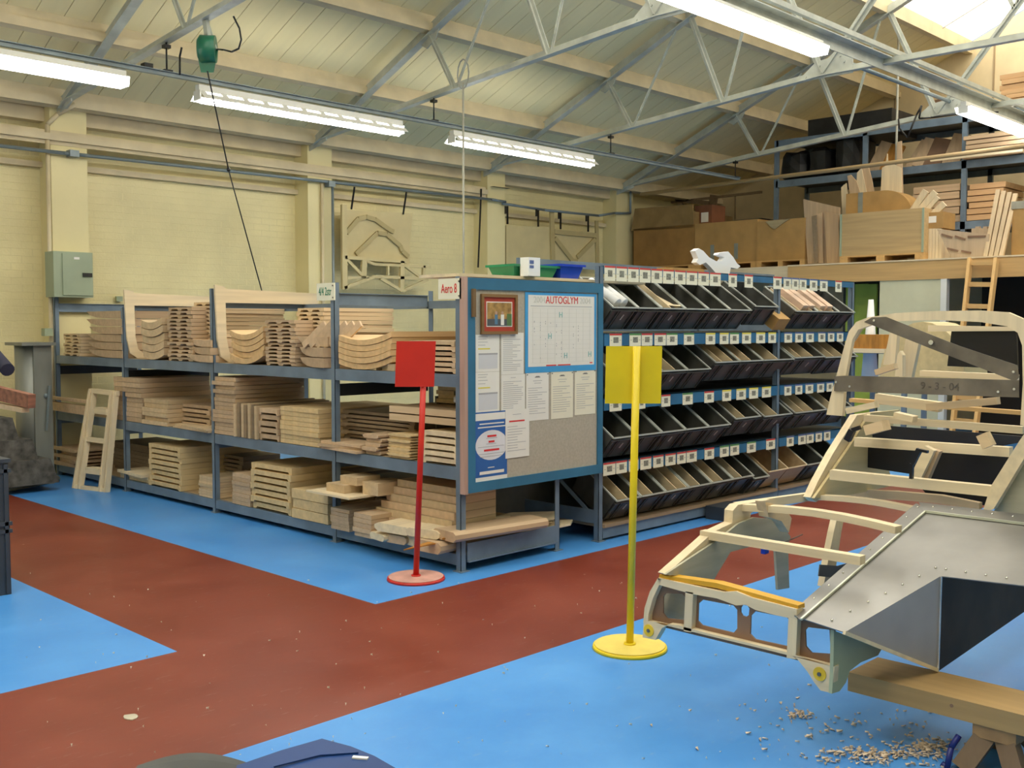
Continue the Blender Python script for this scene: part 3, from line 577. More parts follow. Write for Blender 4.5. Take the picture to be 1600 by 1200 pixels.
# ------------------------------------------------------------------ notice board
NBY = 4.90
nb = thing('notice_board', (5.28, NBY, .52), 'large blue-framed notice board covered in papers on the rack end', 'notice board')
X0, X1, Z0, Z1 = 4.583, 5.94, .52, 1.912
obj('frame', MB().prism([(X0, NBY, Z0), (X1, NBY, Z0), (X1, NBY, Z1), (X0, NBY, Z1)], (0, .035, 0), holes=[[(X0+.066, NBY, Z0+.065), (X0+.066, NBY, Z1-.075), (X1-.055, NBY, Z1-.07), (X1-.055, NBY, Z0+.065)]]), boardblue, nb)
obj('panel', MB().box(X0+.02, NBY+.012, Z0+.02, X1-.02, NBY+.03, Z1-.02), boardm, nb)
obj('edge_strip', MB().box(X0-.03, NBY+.0, Z0-.005, X0-.001, NBY+.045, Z1+.005), wood('pink_batten', (.50, .33, .27), 'Z', 0), nb, label='bare pinkish wooden edge strip')
obj('latch', MB().box(X0+.03, NBY-.02, 1.66, X0+.055, NBY, 1.84), wood('latch', (.20, .12, .05), 'Z', 0), nb)
PYb = NBY+.011
def bp(x, y): return pY(x, y, PYb)
def sheet(name, x0, y0, x1, y1, ma, label, dy=0., cat='paper', group=None):
    a = bp(x0, y0); c = bp(x1, y1); Y = PYb-dy
    o = thing(name, ((a.x+c.x)/2, Y, c.z), label, cat, group)
    obj('paper', MB().box(a.x, Y-.0012, c.z, c.x, Y, a.z), ma, o); return o, a, c, Y-.0014
def lines(o, a, c, Y, rows, ma=inkm, name='print', lw=.003):
    b = MB(); w = c.x-a.x; h = a.z-c.z
    for fy, f0, f1 in rows: z = a.z-h*fy; b.box(a.x+w*f0, Y-.0006, z-lw/2, a.x+w*f1, Y, z+lw/2)
    obj(name, b, ma, o)
rr = lambda a, b_, s: [(a+(b_-a)*i/s, .08, random.choice((.7, .85, .92, .5))) for i in range(s+1)]
for k, (x0, y0, x1, y1) in enumerate([(743, 523, 780, 580), (743, 582, 780, 644)]):
    o, a, c, Y = sheet('paper_sheet', x0, y0, x1, y1, paperm, ['upper', 'lower'][k]+' white sheet with yellow highlight and grey table, left column of board', group='white sheets in left column')
    lines(o, a, c, Y, [(.06, .1, .5), (.12, .1, .45), (.2, .1, .5), (.28, .1, .4)]); lines(o, a, c, Y, [(.38, .1, .6)], hilite, 'highlight', .008)
    w = c.x-a.x; h = a.z-c.z; obj('table', MB().box(a.x+w*.12, Y-.0006, c.z+h*.08, a.x+w*.92, Y, c.z+h*.46), mat('print_tint', (.66, .67, .70), .7, var=.02), o); obj('table_header', MB().box(a.x+w*.12, Y-.0012, c.z+h*.46, a.x+w*.92, Y, c.z+h*.50), inkm, o)
for k, (x0, y0, x1, y1) in enumerate([(783, 520, 818, 584), (783, 586, 820, 652)]):
    o, a, c, Y = sheet('paper_sheet', x0, y0, x1, y1, paperm, ['upper', 'lower'][k]+' closely typed white sheet in second column of board', group='typed sheets in second column'); lines(o, a, c, Y, [(.07, .4, .6)]+rr(.16, .9, 16))
for k, (x0, y0, x1, y1, ma) in enumerate([(822, 583, 857, 655, paperm), (861, 581, 895, 652, papery), (898, 578, 930, 646, papery)]):
    o, a, c, Y = sheet('notice_sheet', x0, y0, x1, y1, ma, ['white notice below the calendar, left of three', 'cream notice below the calendar, middle of three', 'cream notice below the calendar, right of three'][k], cat='notice', group='three notices below calendar')
    lines(o, a, c, Y, [(.17, .3, .7), (.22, .35, .65)]+rr(.32, .85, 11)); lines(o, a, c, Y, [(.08, .42, .58), (.095, .38, .62)], inkd, 'crest', .004)
    obj('pin', MB().cyl((a.x+.01, Y, a.z-.012), (a.x+.01, Y-.004, a.z-.012), .004, 6).cyl((c.x-.01, Y, a.z-.012), (c.x-.01, Y-.004, a.z-.012), .004, 6), inkd, o)
o, a, c, Y = sheet('notice_sheet', 789, 641, 826, 712, paperm, 'white notice with red heading overlapping the blue poster', dy=.004, cat='notice'); lines(o, a, c, Y, [(.1, .3, .65)]+rr(.35, .85, 9)); lines(o, a, c, Y, [(.24, .15, .8)], inkred, 'heading', .01)
# poster
o, a, c, Y = sheet('poster', 741, 645, 792, 748, posterblue, 'blue and white poster with red headline at bottom left of board', dy=.001, cat='poster')
w = c.x-a.x; h = a.z-c.z
obj('band', MB().box(a.x, Y-.0006, a.z-h*.12, c.x, Y, a.z-h*.02).box(a.x, Y-.0006, c.z+h*.005, c.x, Y, c.z+h*.07), paperm, o)
b = MB(); cx, cz = (a.x+c.x)/2+.005, a.z-h*.48; pts = [(cx+w*.49*math.cos(t), Y, cz+h*.215*math.sin(t)) for t in [i*math.pi/14 for i in range(28)]]; b.prism(pts, (0, -.0006, 0)); obj('oval', b, mat('poster_oval', (.80, .80, .84), .5, var=.06), o)
lines(o, a, c, Y, [(.17, .15, .9), (.22, .1, .95)], paperm, 'headline', .008)
lines(o, a, c, Y-.001, [(.35, .38, .66), (.43, .42, .6), (.55, .28, .75)], inkred, 'red_lettering', .013); lines(o, a, c, Y-.001, [(.38, .35, .68), (.46, .35, .65), (.5, .1, .9), (.6, .1, .9), (.64, .15, .85)], inkm, 'grey_lettering', .003)
lines(o, a, c, Y, [(.87, .15, .9)], paperm, 'footer', .02); lines(o, a, c, Y, [(.80, .4, .6)], paperm, 'footer_line', .005)
# calendar
o, a, c, Y = sheet('wall_planner', 820, 456, 931, 578, calblue, 'white year planner with blue border and red heading at top right of board', dy=.002, cat='planner')
w = c.x-a.x; h = a.z-c.z
obj('page', MB().box(a.x+w*.04, Y-.0008, c.z+h*.075, c.x-w*.035, Y, a.z-h*.035), cardm if 0 else mat('planner_page', (.82, .80, .74), .6, var=.015), o)
Y2 = Y-.001
text('heading', 'AUTOGLYM', .072, ((a.x+c.x)/2+.0, Y2-.0008, a.z-h*.095), '-Y', inkred, o, squeeze=.88)
text('year', '2004', .06, (a.x+w*.19, Y2-.0006, a.z-h*.095), '-Y', inkfaint, o); text('year', '2004', .06, (a.x+w*.83, Y2-.0006, a.z-h*.095), '-Y', inkfaint, o)
lines(o, a, c, Y2, [(.17, .07, .93)], inkm, 'rule', .004)
b = MB()
for i in range(9): xx = a.x+w*(.1+.8*i/8); b.box(xx-.0008, Y2-.0004, c.z+h*.12, xx+.0008, Y2, a.z-h*.2)
for i in range(13): zz = a.z-h*(.2+.68*i/12); b.box(a.x+w*.08, Y2-.0004, zz-.0006, c.x-w*.08, Y2, zz+.0006)
obj('grid', b, inkfaint, o)
for i, (fx, fy) in enumerate([(.48, .28), (.33, .55), (.55, .80), (.9, .79)]): text('month_initial', 'H', .055, (a.x+w*fx, Y2-.001, a.z-h*fy), '-Y', inkteal, o)
b = MB()
for i in range(46): xx = a.x+w*random.choice((.12, .2, .27, .34, .42, .49, .66, .73)); zz = a.z-h*random.uniform(.35, .82); b.box(xx-.002, Y2-.001, zz-.004, xx+.002, Y2, zz+.003)
obj('date_marks', b, inkm, o); lines(o, a, c, Y2, [(.915, .28, .42), (.915, .44, .62), (.9, .9, .94)], inkred, 'footer', .008)
# framed photograph
a = bp(750, 459); c = bp(806, 522); Y = PYb-.002
o = thing('framed_photograph', ((a.x+c.x)/2, Y, c.z), 'small framed colour photograph with red mount at top left of board', 'picture')
fr = wood('gilt_frame', (.24, .13, .045), 'X', 0)
obj('frame', MB().prism([(a.x, Y, c.z), (c.x, Y, c.z), (c.x, Y, a.z), (a.x, Y, a.z)], (0, -.018, 0), holes=[[(a.x+.02, Y, c.z+.02), (a.x+.02, Y, a.z-.02), (c.x-.02, Y, a.z-.02), (c.x-.02, Y, c.z+.02)]]), fr, o)
obj('mount', MB().box(a.x+.015, Y-.006, c.z+.015, c.x-.015, Y, a.z-.015), mat('red_mount', (.50, .06, .03), .6), o)
xa, xb, za, zb = a.x+.055, c.x-.05, c.z+.055, a.z-.055
pic = MB().box(xa-.006, Y-.007, za-.006, xb+.006, Y-.0062, zb+.006, 0).box(xa, Y-.0078, za, xb, Y-.007, zb, 1).box(xa, Y-.0084, za, xb, Y-.0078, za+.045, 2)
pw = xb-xa
pic.box(xa+pw*.3, Y-.009, za+.01, xa+pw*.42, Y-.0084, za+.075, 3).box(xa+pw*.55, Y-.009, za+.005, xa+pw*.68, Y-.0084, za+.075, 0).ball((xa+pw*.36, Y-.009, za+.085), .012, 4, sq=(1, .05, 1)).ball((xa+pw*.61, Y-.009, za+.085), .012, 4, sq=(1, .05, 1)).box(xa+pw*.8, Y-.009, za, xb, Y-.0084, za+.08, 5)
obj('print', pic, [paperm, mat('photo_tan', (.45, .27, .09), .4, var=.3, scale=(20, 20, 20)), inkd, mat('photo_blue', (.12, .25, .38), .4), mat('photo_skin', (.55, .36, .26), .4), mat('photo_green', (.12, .22, .08), .4)], o)

# ------------------------------------------------------------------ bin rack
BY = 4.93; br = thing('bin_rack', (8.4, 5.2, 0), 'blue and grey steel rack holding four rows of tilted black bins', 'rack')
for X in (5.955, 8.47, 9.90):
    post(X, BY-.0, 2.04, br); post(X, BY+.9, 2.04, br)
    for z in (.18, 1.2): obj('side_bar', MB().box(X-.01, BY+.05, z-.05, X+.004, BY+.9, z+.05), rackm, br)
    obj('brace', MB().bar((X, BY+.1, .2), (X, BY+.85, .75), .03, .006, (1, 0, 0)), rackm, br)
BEAMS = [(1.985, 2.045), (1.455, 1.548), (.975, 1.066), (.50, .585)]
for i, (x0, x1) in enumerate([(5.98, 8.45), (8.495, 9.88)]):
    for z0, z1 in BEAMS: obj('label_beam', MB().box(x0, BY-.008, z0, x1, BY+.01, z1).box(x0, BY-.008, z1-.006, x1, BY+.03, z1), bluem, br)
    for z0, z1 in BEAMS[1:]: obj('shelf', MB().box(x0, BY+.02, z1-.02, x1, BY+.9, z1-.003), rackd, br)
    for z0, z1 in BEAMS: obj('rear_beam', MB().box(x0, BY+.88, z0+.1, x1, BY+.9, z1+.1), rackm, br)
    obj('kick_board', MB().box(x0, BY-.02, .10, x1, BY+.45, .125), oldX if 0 else wood('kick', (.36, .25, .15), 'X', 0), br); obj('base_beam', MB().box(x0, BY-.005, .02, x1, BY+.015, .10), rackm, br)
# dark backing sheets between the rack backs
obj('back_panel', MB().box(5.99, BY+.78, .13, 9.86, BY+.79, 1.55), mat('dark_back', (.03, .032, .034), .7), br)
# label cards
cards = [(0, [(944+18.3*k, 962+18.3*k) for k in range(10)]+[(1138, 1152), (1163, 1177), (1208, 1222), (1224, 1237), (1237, 1249), (1249, 1261), (1265, 1278), (1281, 1294), (1305, 1316)], 1.935, 2.045),
         (1, [(952, 972), (983, 1002), (1002, 1020), (1022, 1041), (1041, 1059), (1068, 1085), (1102, 1118), (1124, 1139), (1140, 1155), (1159, 1174), (1181, 1196), (1200, 1213), (1225, 1238), (1242, 1255), (1259, 1272), (1278, 1290), (1293, 1304), (1307, 1318)], 1.45, 1.545),
         (2, [(952, 972), (996, 1009), (1033, 1048), (1066, 1083), (1100, 1116), (1128, 1143), (1150, 1166), (1170, 1185), (1190, 1205), (1225, 1237), (1242, 1254), (1258, 1271), (1276, 1288), (1291, 1302)], .965, 1.06),
         (3, [(942, 962), (962, 980), (982, 998), (1000, 1018), (1020, 1037), (1039, 1056), (1057, 1072), (1072, 1089), (1100, 1116), (1124, 1139), (1140, 1155), (1166, 1181), (1196, 1211), (1228, 1240), (1246, 1259), (1259, 1271), (1273, 1284), (1286, 1297)], .49, .585)]
YI = [490, 535, 620, 740]
cm = {}
for r, lst, z0, z1 in cards:
    for k, (xa, xb) in enumerate(lst):
        a = pY(xa+.6, YI[r]-60*(r == 0), BY-.012).x; c = pY(xb-.6, YI[r]-60*(r == 0), BY-.012).x; w = c-a; h = z1-z0
        top = (3, 3, 3, 3, 3, 3, 3, 3, 3, 3, 3, 3, 3, 6, 6, 6, 6, 6, 3)[k] if r == 0 else ((3, 4, 3, 3, 4, 4, 5, 5, 4, 5, 5, 5) + (6,)*8)[k] if r == 1 else ((4, 3, 3, 4, 3, 5, 5, 5, 5) + (6,)*8)[k] if r == 2 else (3,)*9+(4, 4, 4, 3)+(6,)*8
        if isinstance(top, tuple): top = top[k]
        b = MB().box(a, BY-.0125, z0, c, BY-.0105, z1, 0).box(a, BY-.0132, z1-.013, c, BY-.0125, z1, top-1).box(a+w*.3, BY-.0132, z0+h*.28, a+w*.72, BY-.0125, z0+h*.72, 1)
        b.box(a+w*.08, BY-.013, z0+h*.47, a+w*.2, BY-.0125, z0+h*.5, 1).box(a+w*.8, BY-.013, z0+h*.47, a+w*.93, BY-.0125, z0+h*.5, 1)
        obj('label_card', b, [cardm, picm, redp, grnp, yelp, blup], br)

# bins
TL = math.radians(35)
def bin_at(xa, xb, zl, label, wood_at=(), kind='plastic', n=0, dY=0.):
    """bin with its front lip at y=4.85, z=zl, opening sloping up to the back"""
    Yl = 4.85+dY; w = xb-xa-.006; x0 = xa+.003
    o = thing('parts_bin' if kind == 'plastic' else 'ply_bin', (xa+w/2, Yl, zl-.2), label, 'bin', 'tilted bins on the bin rack')
    L, Hh, t = .40, .215, .006
    ca, sa = math.cos(TL), math.sin(TL)
    def P(x, u, d): return (x, Yl+u*ca+d*sa, zl+u*sa-d*ca)   # u: back along the opening, d: down into the bin
    b = MB(); ins = .0
    def plate(p, q, r, s, nrm):
        n_ = V(nrm); b.hexa([p, q, r, s]+[tuple(V(v)+n_) for v in (p, q, r, s)])
    iu = .02
    plate(P(x0, 0, 0), P(x0+w, 0, 0), P(x0+w-.004, iu, Hh), P(x0+.004, iu, Hh), V(P(0, t, 0))-V(P(0, 0, 0)))
    plate(P(x0, L, 0), P(x0+w, L, 0), P(x0+w-.004, L-iu, Hh), P(x0+.004, L-iu, Hh), V(P(0, -t, 0))-V(P(0, 0, 0)))
    plate(P(x0, 0, 0), P(x0, L, 0), P(x0+.004, L-iu, Hh), P(x0+.004, iu, Hh), (t, 0, 0)); plate(P(x0+w, 0, 0), P(x0+w, L, 0), P(x0+w-.004, L-iu, Hh), P(x0+w-.004, iu, Hh), (-t, 0, 0))
    plate(P(x0+.004, iu, Hh), P(x0+w-.004, iu, Hh), P(x0+w-.004, L-iu, Hh), P(x0+.004, L-iu, Hh), V(P(0, 0, -t))-V(P(0, 0, 0)))
    if kind == 'plastic':  # raised ribs on the front
        for fx in (.06, .30, .38, .9):
            p0 = P(x0+w*fx, -.004, .03); p1 = P(x0+w*fx, iu-.004, Hh-.01); b.bar(p0, p1, .01, .012, (1, 0, 0))
        b.bar(P(x0, -.004, .028), P(x0+w, -.004, .028), .012, .01)
    ma = binm if kind == 'plastic' else wood('bin_ply', (.52, .37, .21), 'X', .1)
    obj('body', b, ma, o)
    b = MB(); e = .006
    if kind == 'plastic':
        b.bar(P(x0, -e, 0), P(x0+w, -e, 0), .014, .010); b.bar(P(x0, L, 0), P(x0+w, L, 0), .014, .010)
        b.bar(P(x0+e, 0, 0), P(x0+e, L, 0), .012, .010, (0, 0, 1)); b.bar(P(x0+w-e, 0, 0), P(x0+w-e, L, 0), .012, .010, (0, 0, 1))
        obj('rim', b, binrim, o)
        if n % 2 == 0: obj('badge', MB().bar(P(x0+w*.62, iu*.35-.003, .07), P(x0+w*.60, iu*.6-.003, .12), .012, .003, (0, 1, 0)), bingrey, o)
    else:
        b.bar(P(x0, 0, 0), P(x0+w, 0, 0), .010, .010); b.bar(P(x0+w, 0, 0), P(x0+w, L, 0), .010, .010); obj('rim', b, paleX, o)
    for fx in wood_at:
        xx = x0+w*fx; b = MB(); b.prism([P(xx, .008, .004), P(xx, L-.01, .004), P(xx, L-iu-.01, Hh-.01), P(xx, iu+.008, Hh-.01)], (.008, 0, 0)); obj('divider', b, wood('divider_ply', (.82, .66, .42), 'Y', .06), o)
    return o
def lipx(px, y): return pY(px, y, 4.85).x
z1, z2, z3, z4 = pY(1070, 482, 4.85).z, pY(1080, 577, 4.85).z, pY(1034, 675, 4.85).z, pY(1039, 768, 4.85).z
row = ['top row', 'second row from top', 'third row from top', 'bottom row']
ordn = ['first', 'second', 'third', 'fourth', 'fifth', 'sixth', 'seventh', 'eighth', 'ninth', 'tenth', 'eleventh', 'twelfth', 'thirteenth', 'fourteenth', 'fifteenth']
def bins(r, edges, yl, zl, spec):
    for k in range(len(edges)-1):
        xa, xb = lipx(edges[k], yl), lipx(edges[k+1], yl); d = dict(spec.get(k, {}))
        if d.get('skip'): continue
        dz = d.get('dz', 0); kind = d.get('kind', 'plastic'); wd = d.get('w', ())
        extra = d.get('t', 'empty black' if not wd else 'ply-lined black')
        bin_at(xa, xb, zl+dz, '%s tilted bin, %s counting from left in %s of bin rack' % (extra, ordn[k], row[r]), wd, kind, k, d.get('dY', 0))
bins(0, [957, 997, 1034, 1071, 1107, 1141, 1174, 1180, 1216, 1243, 1278, 1311, 1335], 482, z1, {0: dict(t='black'), 2: dict(w=(.42,)), 6: dict(skip=1), 7: dict(dz=.035, t='raised black'), 8: dict(skip=1), 9: dict(w=(.25, .8), t='timber-filled black'), 10: dict(w=(.25, .8), t='timber-filled black')})
bins(1, [957, 995, 1034, 1074, 1110, 1117, 1156, 1192, 1240, 1288, 1339], 577, z2, {0: dict(w=(.5,)), 1: dict(w=(.6,)), 2: dict(w=(.55, )), 3: dict(), 4: dict(skip=1), 5: dict(dz=.05, w=(.3, .75)), 6: dict(dz=.05, w=(.0, .5), t='orange-lined black'), 7: dict(dz=.05, w=(.5,)), 8: dict(dz=.06, w=(.25, .65)), 9: dict(dz=.05, w=(.3, .6))})
bins(2, [957, 995, 1034, 1071, 1107, 1141, 1148, 1188, 1193, 1237, 1241, 1290, 1330], 675, z3, {5: dict(skip=1), 6: dict(dz=.04, w=(.4,)), 7: dict(skip=1), 8: dict(dz=.03, w=(.5,)), 9: dict(skip=1), 10: dict(dz=.03, w=(.3, .6)), 11: dict(dz=.03, w=(.4,))})
bins(3, [962, 1001, 1040, 1076, 1112, 1145, 1177, 1201, 1231, 1260, 1290, 1320], 768, z4, {0: dict(w=(.02, .5,)), 1: dict(w=(.02, .5)), 2: dict(w=(.5, .93)), 3: dict(w=(.5, )), 4: dict(w=(.1, .55)), 5: dict(w=(.45,)), 6: dict(t='short black', dz=-.03), 7: dict(kind='ply', t='plain plywood'), 8: dict(kind='ply', t='plain plywood'), 9: dict(t='black with grey scraps')})
# contents
o = thing('paper_roll', (6.1, 5.0, 1.75), 'bright white sheets of plastic rolled in the first top-row bin', 'rolled sheets')
b = MB(); p = pY(948, 452, 5.0); q = pY(985, 478, 4.9); b.cyl((6.06, 5.14, 1.93), (6.10, 4.90, 1.765), .045, 14); b.cyl((6.14, 5.12, 1.92), (6.18, 4.90, 1.765), .045, 14); obj('sheet', b, whitem, o)
b = MB(); b.prism([(6.74, 4.90, 1.765), (6.90, 4.88, 1.76), (6.9, 4.9, 1.74), (6.74, 5.1, 1.88)], (.0, .012, .01)); obj('wood_offcut', b, paleX, label='pale wooden offcut in third top-row bin', cat='timber')
for k, (px, py) in enumerate([(1236, 462), (1246, 468), (1263, 464), (1274, 470)]):
    a = pY(px+16, py+8, 4.93); b = MB(); b.bar((a.x, 4.90, 1.76), (a.x, 5.14, 1.93), .10, .08); obj('timber_piece', b, wood('pinkish_ash', (.74, .52, .38), 'Y', .1), label='pinkish ash piece in timber-filled top-row bins, '+ORDL[k]+' from left', cat='timber', group='pinkish pieces in top-row bins')
o = thing('cardboard_box', pY(1216, 517, 4.9), 'brown cardboard box tilted between top-row bins at the middle post', 'box')
a = lipx(1219, 490); b = MB(); c_, s_ = math.cos(TL), math.sin(TL)
Q = lambda x, u, d: (x, 4.86+u*c_+d*s_, 1.665+u*s_-d*c_); b.hexa([Q(a, 0, .12), Q(a+.2, 0, .12), Q(a+.2, .3, .12), Q(a, .3, .12), Q(a, 0, 0), Q(a+.2, 0, 0), Q(a+.2, .3, 0), Q(a, .3, 0)]); obj('body', b, card, o)
b = MB(); xx = lipx(1160, 560); b.prism([(xx, 4.87, z2+.06), (xx, 5.12, z2+.22), (xx, 5.15, z2+.12), (xx, 4.9, z2-.0)], (.012, 0, 0)); obj('orange_board', b, orangep, label='orange-stained board in a second-row bin', cat='board')
# white moulding on top
P = [(1086, 392), (1092, 388), (1099, 392), (1108, 402), (1119, 408), (1128, 408), (1132, 402), (1122, 398), (1124, 395), (1138, 393), (1146, 402), (1152, 412), (1157, 416), (1152, 420), (1142, 418), (1140, 428), (1119, 427), (1110, 417), (1103, 410), (1094, 414), (1088, 410), (1091, 404)]
o = thing('white_moulding', pY(1125, 428, 5.0), 'bright white moulded bracket lying on top of bin rack', 'moulding')
obj('body', MB().prism([pY(x, y, 5.0) for x, y in P], (.0, .05, .0)), whitem, o)
b = MB(); a = pY(1095, 426, 4.95); b.box(a.x-.4, 4.95, 2.046, a.x+.05, 5.1, 2.07); obj('flat_box', b, card, label='flat cardboard piece on top of the bin rack left of white moulding', cat='box')
obj('small_crate', MB().box(pY(1127, 770, 4.75).x, 4.72, 0, pY(1160, 770, 4.75).x, 4.9, .11), crate, label='small black crate on floor before the bin rack', cat='crate')

# ------------------------------------------------------------------ sign stands
def stand(p, top, rb, h0, h1, w, ma, mb_, label, behind):
    o = thing('sign_stand', p, label, 'sign stand'); P = V(p)
    obj('base', MB().cyl(P, P+V((0, 0, .016)), rb, 48, r2=rb-.004), ma, o); obj('base_top', MB().cyl(P+V((0, 0, .016)), P+V((0, 0, .022)), rb-.012, 48), mb_, o)
    obj('pole', MB().cyl(P+V((0, 0, .02)), V(top), .0185, 20).cyl(P+V((0, 0, .02)), P+V((0, 0, .03)), .03, 20), ma, o)
    R = RT.copy(); c = V(top); off = FW.copy(); off.z = 0; off.normalize(); off *= (.024 if behind else -.024)
    u = (V(top)-P).normalized(); a = c-u*(h1)+off-R*w[0]; bb = c-u*(h1)+off+R*w[1]; t = off.normalized()*.004
    H = u*(h1-h0) if 0 else u*h1
    obj('plate', MB().hexa([a, bb, bb+t, a+t, a+H, bb+H, bb+H+t, a+H+t]), ma, o)
base = fl(984, 1013); base.z = 0
d = base-EYE; t_ = pX(995, 541, base.x); tt = EYE + ray(995, 541)*((base-EYE).xy.length/ray(995, 541).xy.length)
stand(base, tt, .187, 0, .283, (.148, .128), yelm, yelbase, 'yellow sign stand with blank square plate on round base', True)
base = fl(650, 905); base.z = 0; tt = EYE + ray(664, 533)*((base-EYE).xy.length/ray(664, 533).xy.length)
stand(base, tt, .185, 0, .285, (.175, .07), redm, redbase, 'red sign stand with blank square plate beside the timber rack', False)

# ------------------------------------------------------------------ leaning frame at the rack
o = thing('slatted_frame', fl(135, 768), 'narrow slatted ash frame leaning upright against left end of rack', 'frame')
def P2(x, y, t):  # t: 0 foot .. 1 top, plane from the floor out in the aisle to the rack face
    return None
fb = [fl(117, 763), fl(158, 768)]; ft = [pX(143, 608, 4.5), pX(176, 612, 4.5)]
for sft in (0, 1):
    dv = V((.02, -.08, 0))*sft
    for k in (0, 1): obj('side_rail', MB().bar(fb[k]*(1-.0)+dv, ft[k]+dv*.6, .035, .05, (1, 0, 0)), paleZ, o)
for f in (0.015, .5, .985):
    a = fb[0].lerp(ft[0], f); c = fb[1].lerp(ft[1], f); obj('rung', MB().bar(a, c, .03, .045), paleY, o)
    a = a+V((.02, -.08, 0)); c = c+V((.02, -.08, 0)); 
    if f in (.015, .985): obj('rung', MB().bar(a, c, .03, .045), paleY, o)
for f in (.2, .8): a = fb[0].lerp(ft[0], f); c = fb[1].lerp(ft[1], f); obj('block', MB().bar(a.lerp(c, .45), c, .09, .06), paleY, o)
b = MB(); b.bar(pX(72, 620, 4.5), pX(140, 628, 4.5), .05, .03); b.bar(pX(72, 632, 4.5), pX(138, 642, 4.5), .05, .09); obj('wood_bundle', b, beeX, label='pair of beech boards jutting out left of the leaning frame', cat='timber')
# ------------------------------------------------------------------ things hung on the wall
def wp(x, y, Y=11.45): return pY(x, y, Y)
hangm = mat('hung_frame', (.66, .55, .29), .6, var=.04)
o = thing('jig_board', wp(585, 400), 'pale board with arched frames hung from hooks on the wall', 'panel')
obj('board', MB().prism([wp(x, y) for x, y in ((541, 328), (645, 333), (641, 375), (640, 415), (538, 402))], (0, .02, 0)), hangm, o)
for pts in ([(541, 364), (560, 342), (572, 339), (586, 343), (610, 360), (615, 362)], [(556, 397), (590, 364), (604, 366), (625, 384), (628, 392), (638, 401)]):
    b = MB(); 
    for p, q in zip(pts, pts[1:]): b.bar(wp(*p, 11.43), wp(*q, 11.43), .06, .03, (0, 1, 0))
    obj('arch', b, mat('arch_strip', (.50, .40, .19), .6, var=.05), o)
o = thing('openwork_jig', wp(600, 430), 'pale openwork ash frame with bow-shaped members hanging below the board', 'frame')
for p, q, w in [((537, 320), (538, 452), .07), ((538, 402), (635, 409), .04), ((572, 408), (584, 413), .03), ((584, 413), (672, 417), .03), ((537, 450), (585, 432), .035), ((585, 432), (668, 436), .035), ((594, 435), (628, 455), .035), ((628, 455), (668, 437), .035), ((628, 408), (627, 455), .06), ((541, 405), (565, 430), .035), ((542, 434), (575, 433), .03), ((569, 406), (567, 435), .07), ((632, 415), (655, 432), .03), ((662, 415), (661, 433), .035), ((606, 416), (606, 430), .025)]:
    obj('member', MB().bar(wp(*p, 11.40), wp(*q, 11.40), w*1.15, .04, (0, 1, 0)), hangm, o)
for px, py0, py1, l in [(550, 292, 327, 'left black hook holding the hung board'), (631, 300, 335, 'right black hook holding the hung board'), (748, 295, 418, 'long black rod on wall left of third pillar')]:
    obj('hook', MB().bar(wp(px+4, py0, 11.34), wp(px-1, py1, 11.44), .018, .018, (0, 1, 0)), blackr, label=l, cat='hook')
obj('sign_bracket', MB().box(*wp(771, 291, 11.34), *wp(792, 295, 11.41)), blackr, label='flat black bracket across the third pillar', cat='bracket')
o = thing('jig_board', wp(825, 400), 'plain pale board hung on hooks right of third pillar', 'panel')
obj('board', MB().prism([wp(x, y) for x, y in ((791, 352), (865, 355), (867, 416), (791, 418))], (0, .02, 0)), hangm, o); obj('edge', MB().bar(wp(862, 330, 11.43), wp(864, 416, 11.43), .09, .03, (0, 1, 0)), mat('arch_strip', (.50, .40, .19), .6, var=.05), o)
o = thing('openwork_jig', wp(905, 380), 'pale frame with V-shaped brace hung on hooks left of last pillar', 'frame')
obj('panel', MB().prism([wp(x, y) for x, y in ((866, 358), (932, 365), (934, 416), (868, 416))], (0, .02, 0)), hangm, o)
for p, q in [((867, 372), (895, 408)), ((895, 408), (902, 408)), ((902, 402), (930, 374)), ((866, 362), (932, 368)), ((932, 345), (934, 430))]: obj('brace', MB().bar(wp(*p, 11.43), wp(*q, 11.43), .075, .03, (0, 1, 0)), mat('arch_strip', (.50, .40, .19), .6, var=.05), o)
for k, px in enumerate((793, 841, 876, 919)): obj('hook', MB().bar(wp(px, 322+k*5, 11.37), wp(px, 350+k*4, 11.44), .022, .022, (0, 1, 0)).bar(wp(px-3, 322+k*5, 11.35), wp(px-3, 334+k*4, 11.35), .022, .022, (0, 1, 0)), blackr, label=['black hook nearest third pillar on the bent pipe', 'second black hook along the bent pipe', 'third black hook along the bent pipe', 'black hook nearest last pillar on the bent pipe'][k], cat='hook')
# cable reel
RC = pX(322, 76, 4.68)
o = thing('cable_reel', RC, 'green cable reel hanging under leftmost truss with cord running down', 'cable reel')
obj('drum', MB().cyl(RC+V((-.03, .04, 0)), RC+V((.07, -.04, 0)), .115, 24).cyl(RC+V((-.05, .055, 0)), RC+V((-.03, .04, 0)), .08, 24, r2=.115), reelg, o)
obj('spout', MB().hexa([RC+V(v) for v in ((-.03, .04, -.2), (.05, -.03, -.2), (.06, -.02, -.19), (-.02, .05, -.19), (-.05, .07, -.03), (.07, -.06, -.03), (.09, -.05, 0), (-.03, .08, 0))]), reelg, o)
obj('bracket', MB().bar(RC+V((.02, 0, .08)), RC+V((.0, 0, .24)), .06, .03).bar(RC+V((.07, -.05, 0)), RC+V((.03, 0, .2)), .03, .012), trussm, o)
k1 = pX(357, 265, 5.25); k2 = pX(407, 447, 5.75); k3 = k2+(k2-k1)*.35
obj('cord', MB().tube([RC+V((.01, 0, -.19)), k1, k2, k3], .0065, 6).ball(k1, .02, n=8), blackr, o)
b = MB(); c0 = pX(355, 52, 4.68); b.tube([RC+V((.08, -.05, 0))]+[pX(x, y, 4.7) for x, y in ((350, 78), (362, 81), (373, 76), (377, 62), (374, 44), (365, 26))], .008, 6); obj('supply_cord', b, blackr, o)
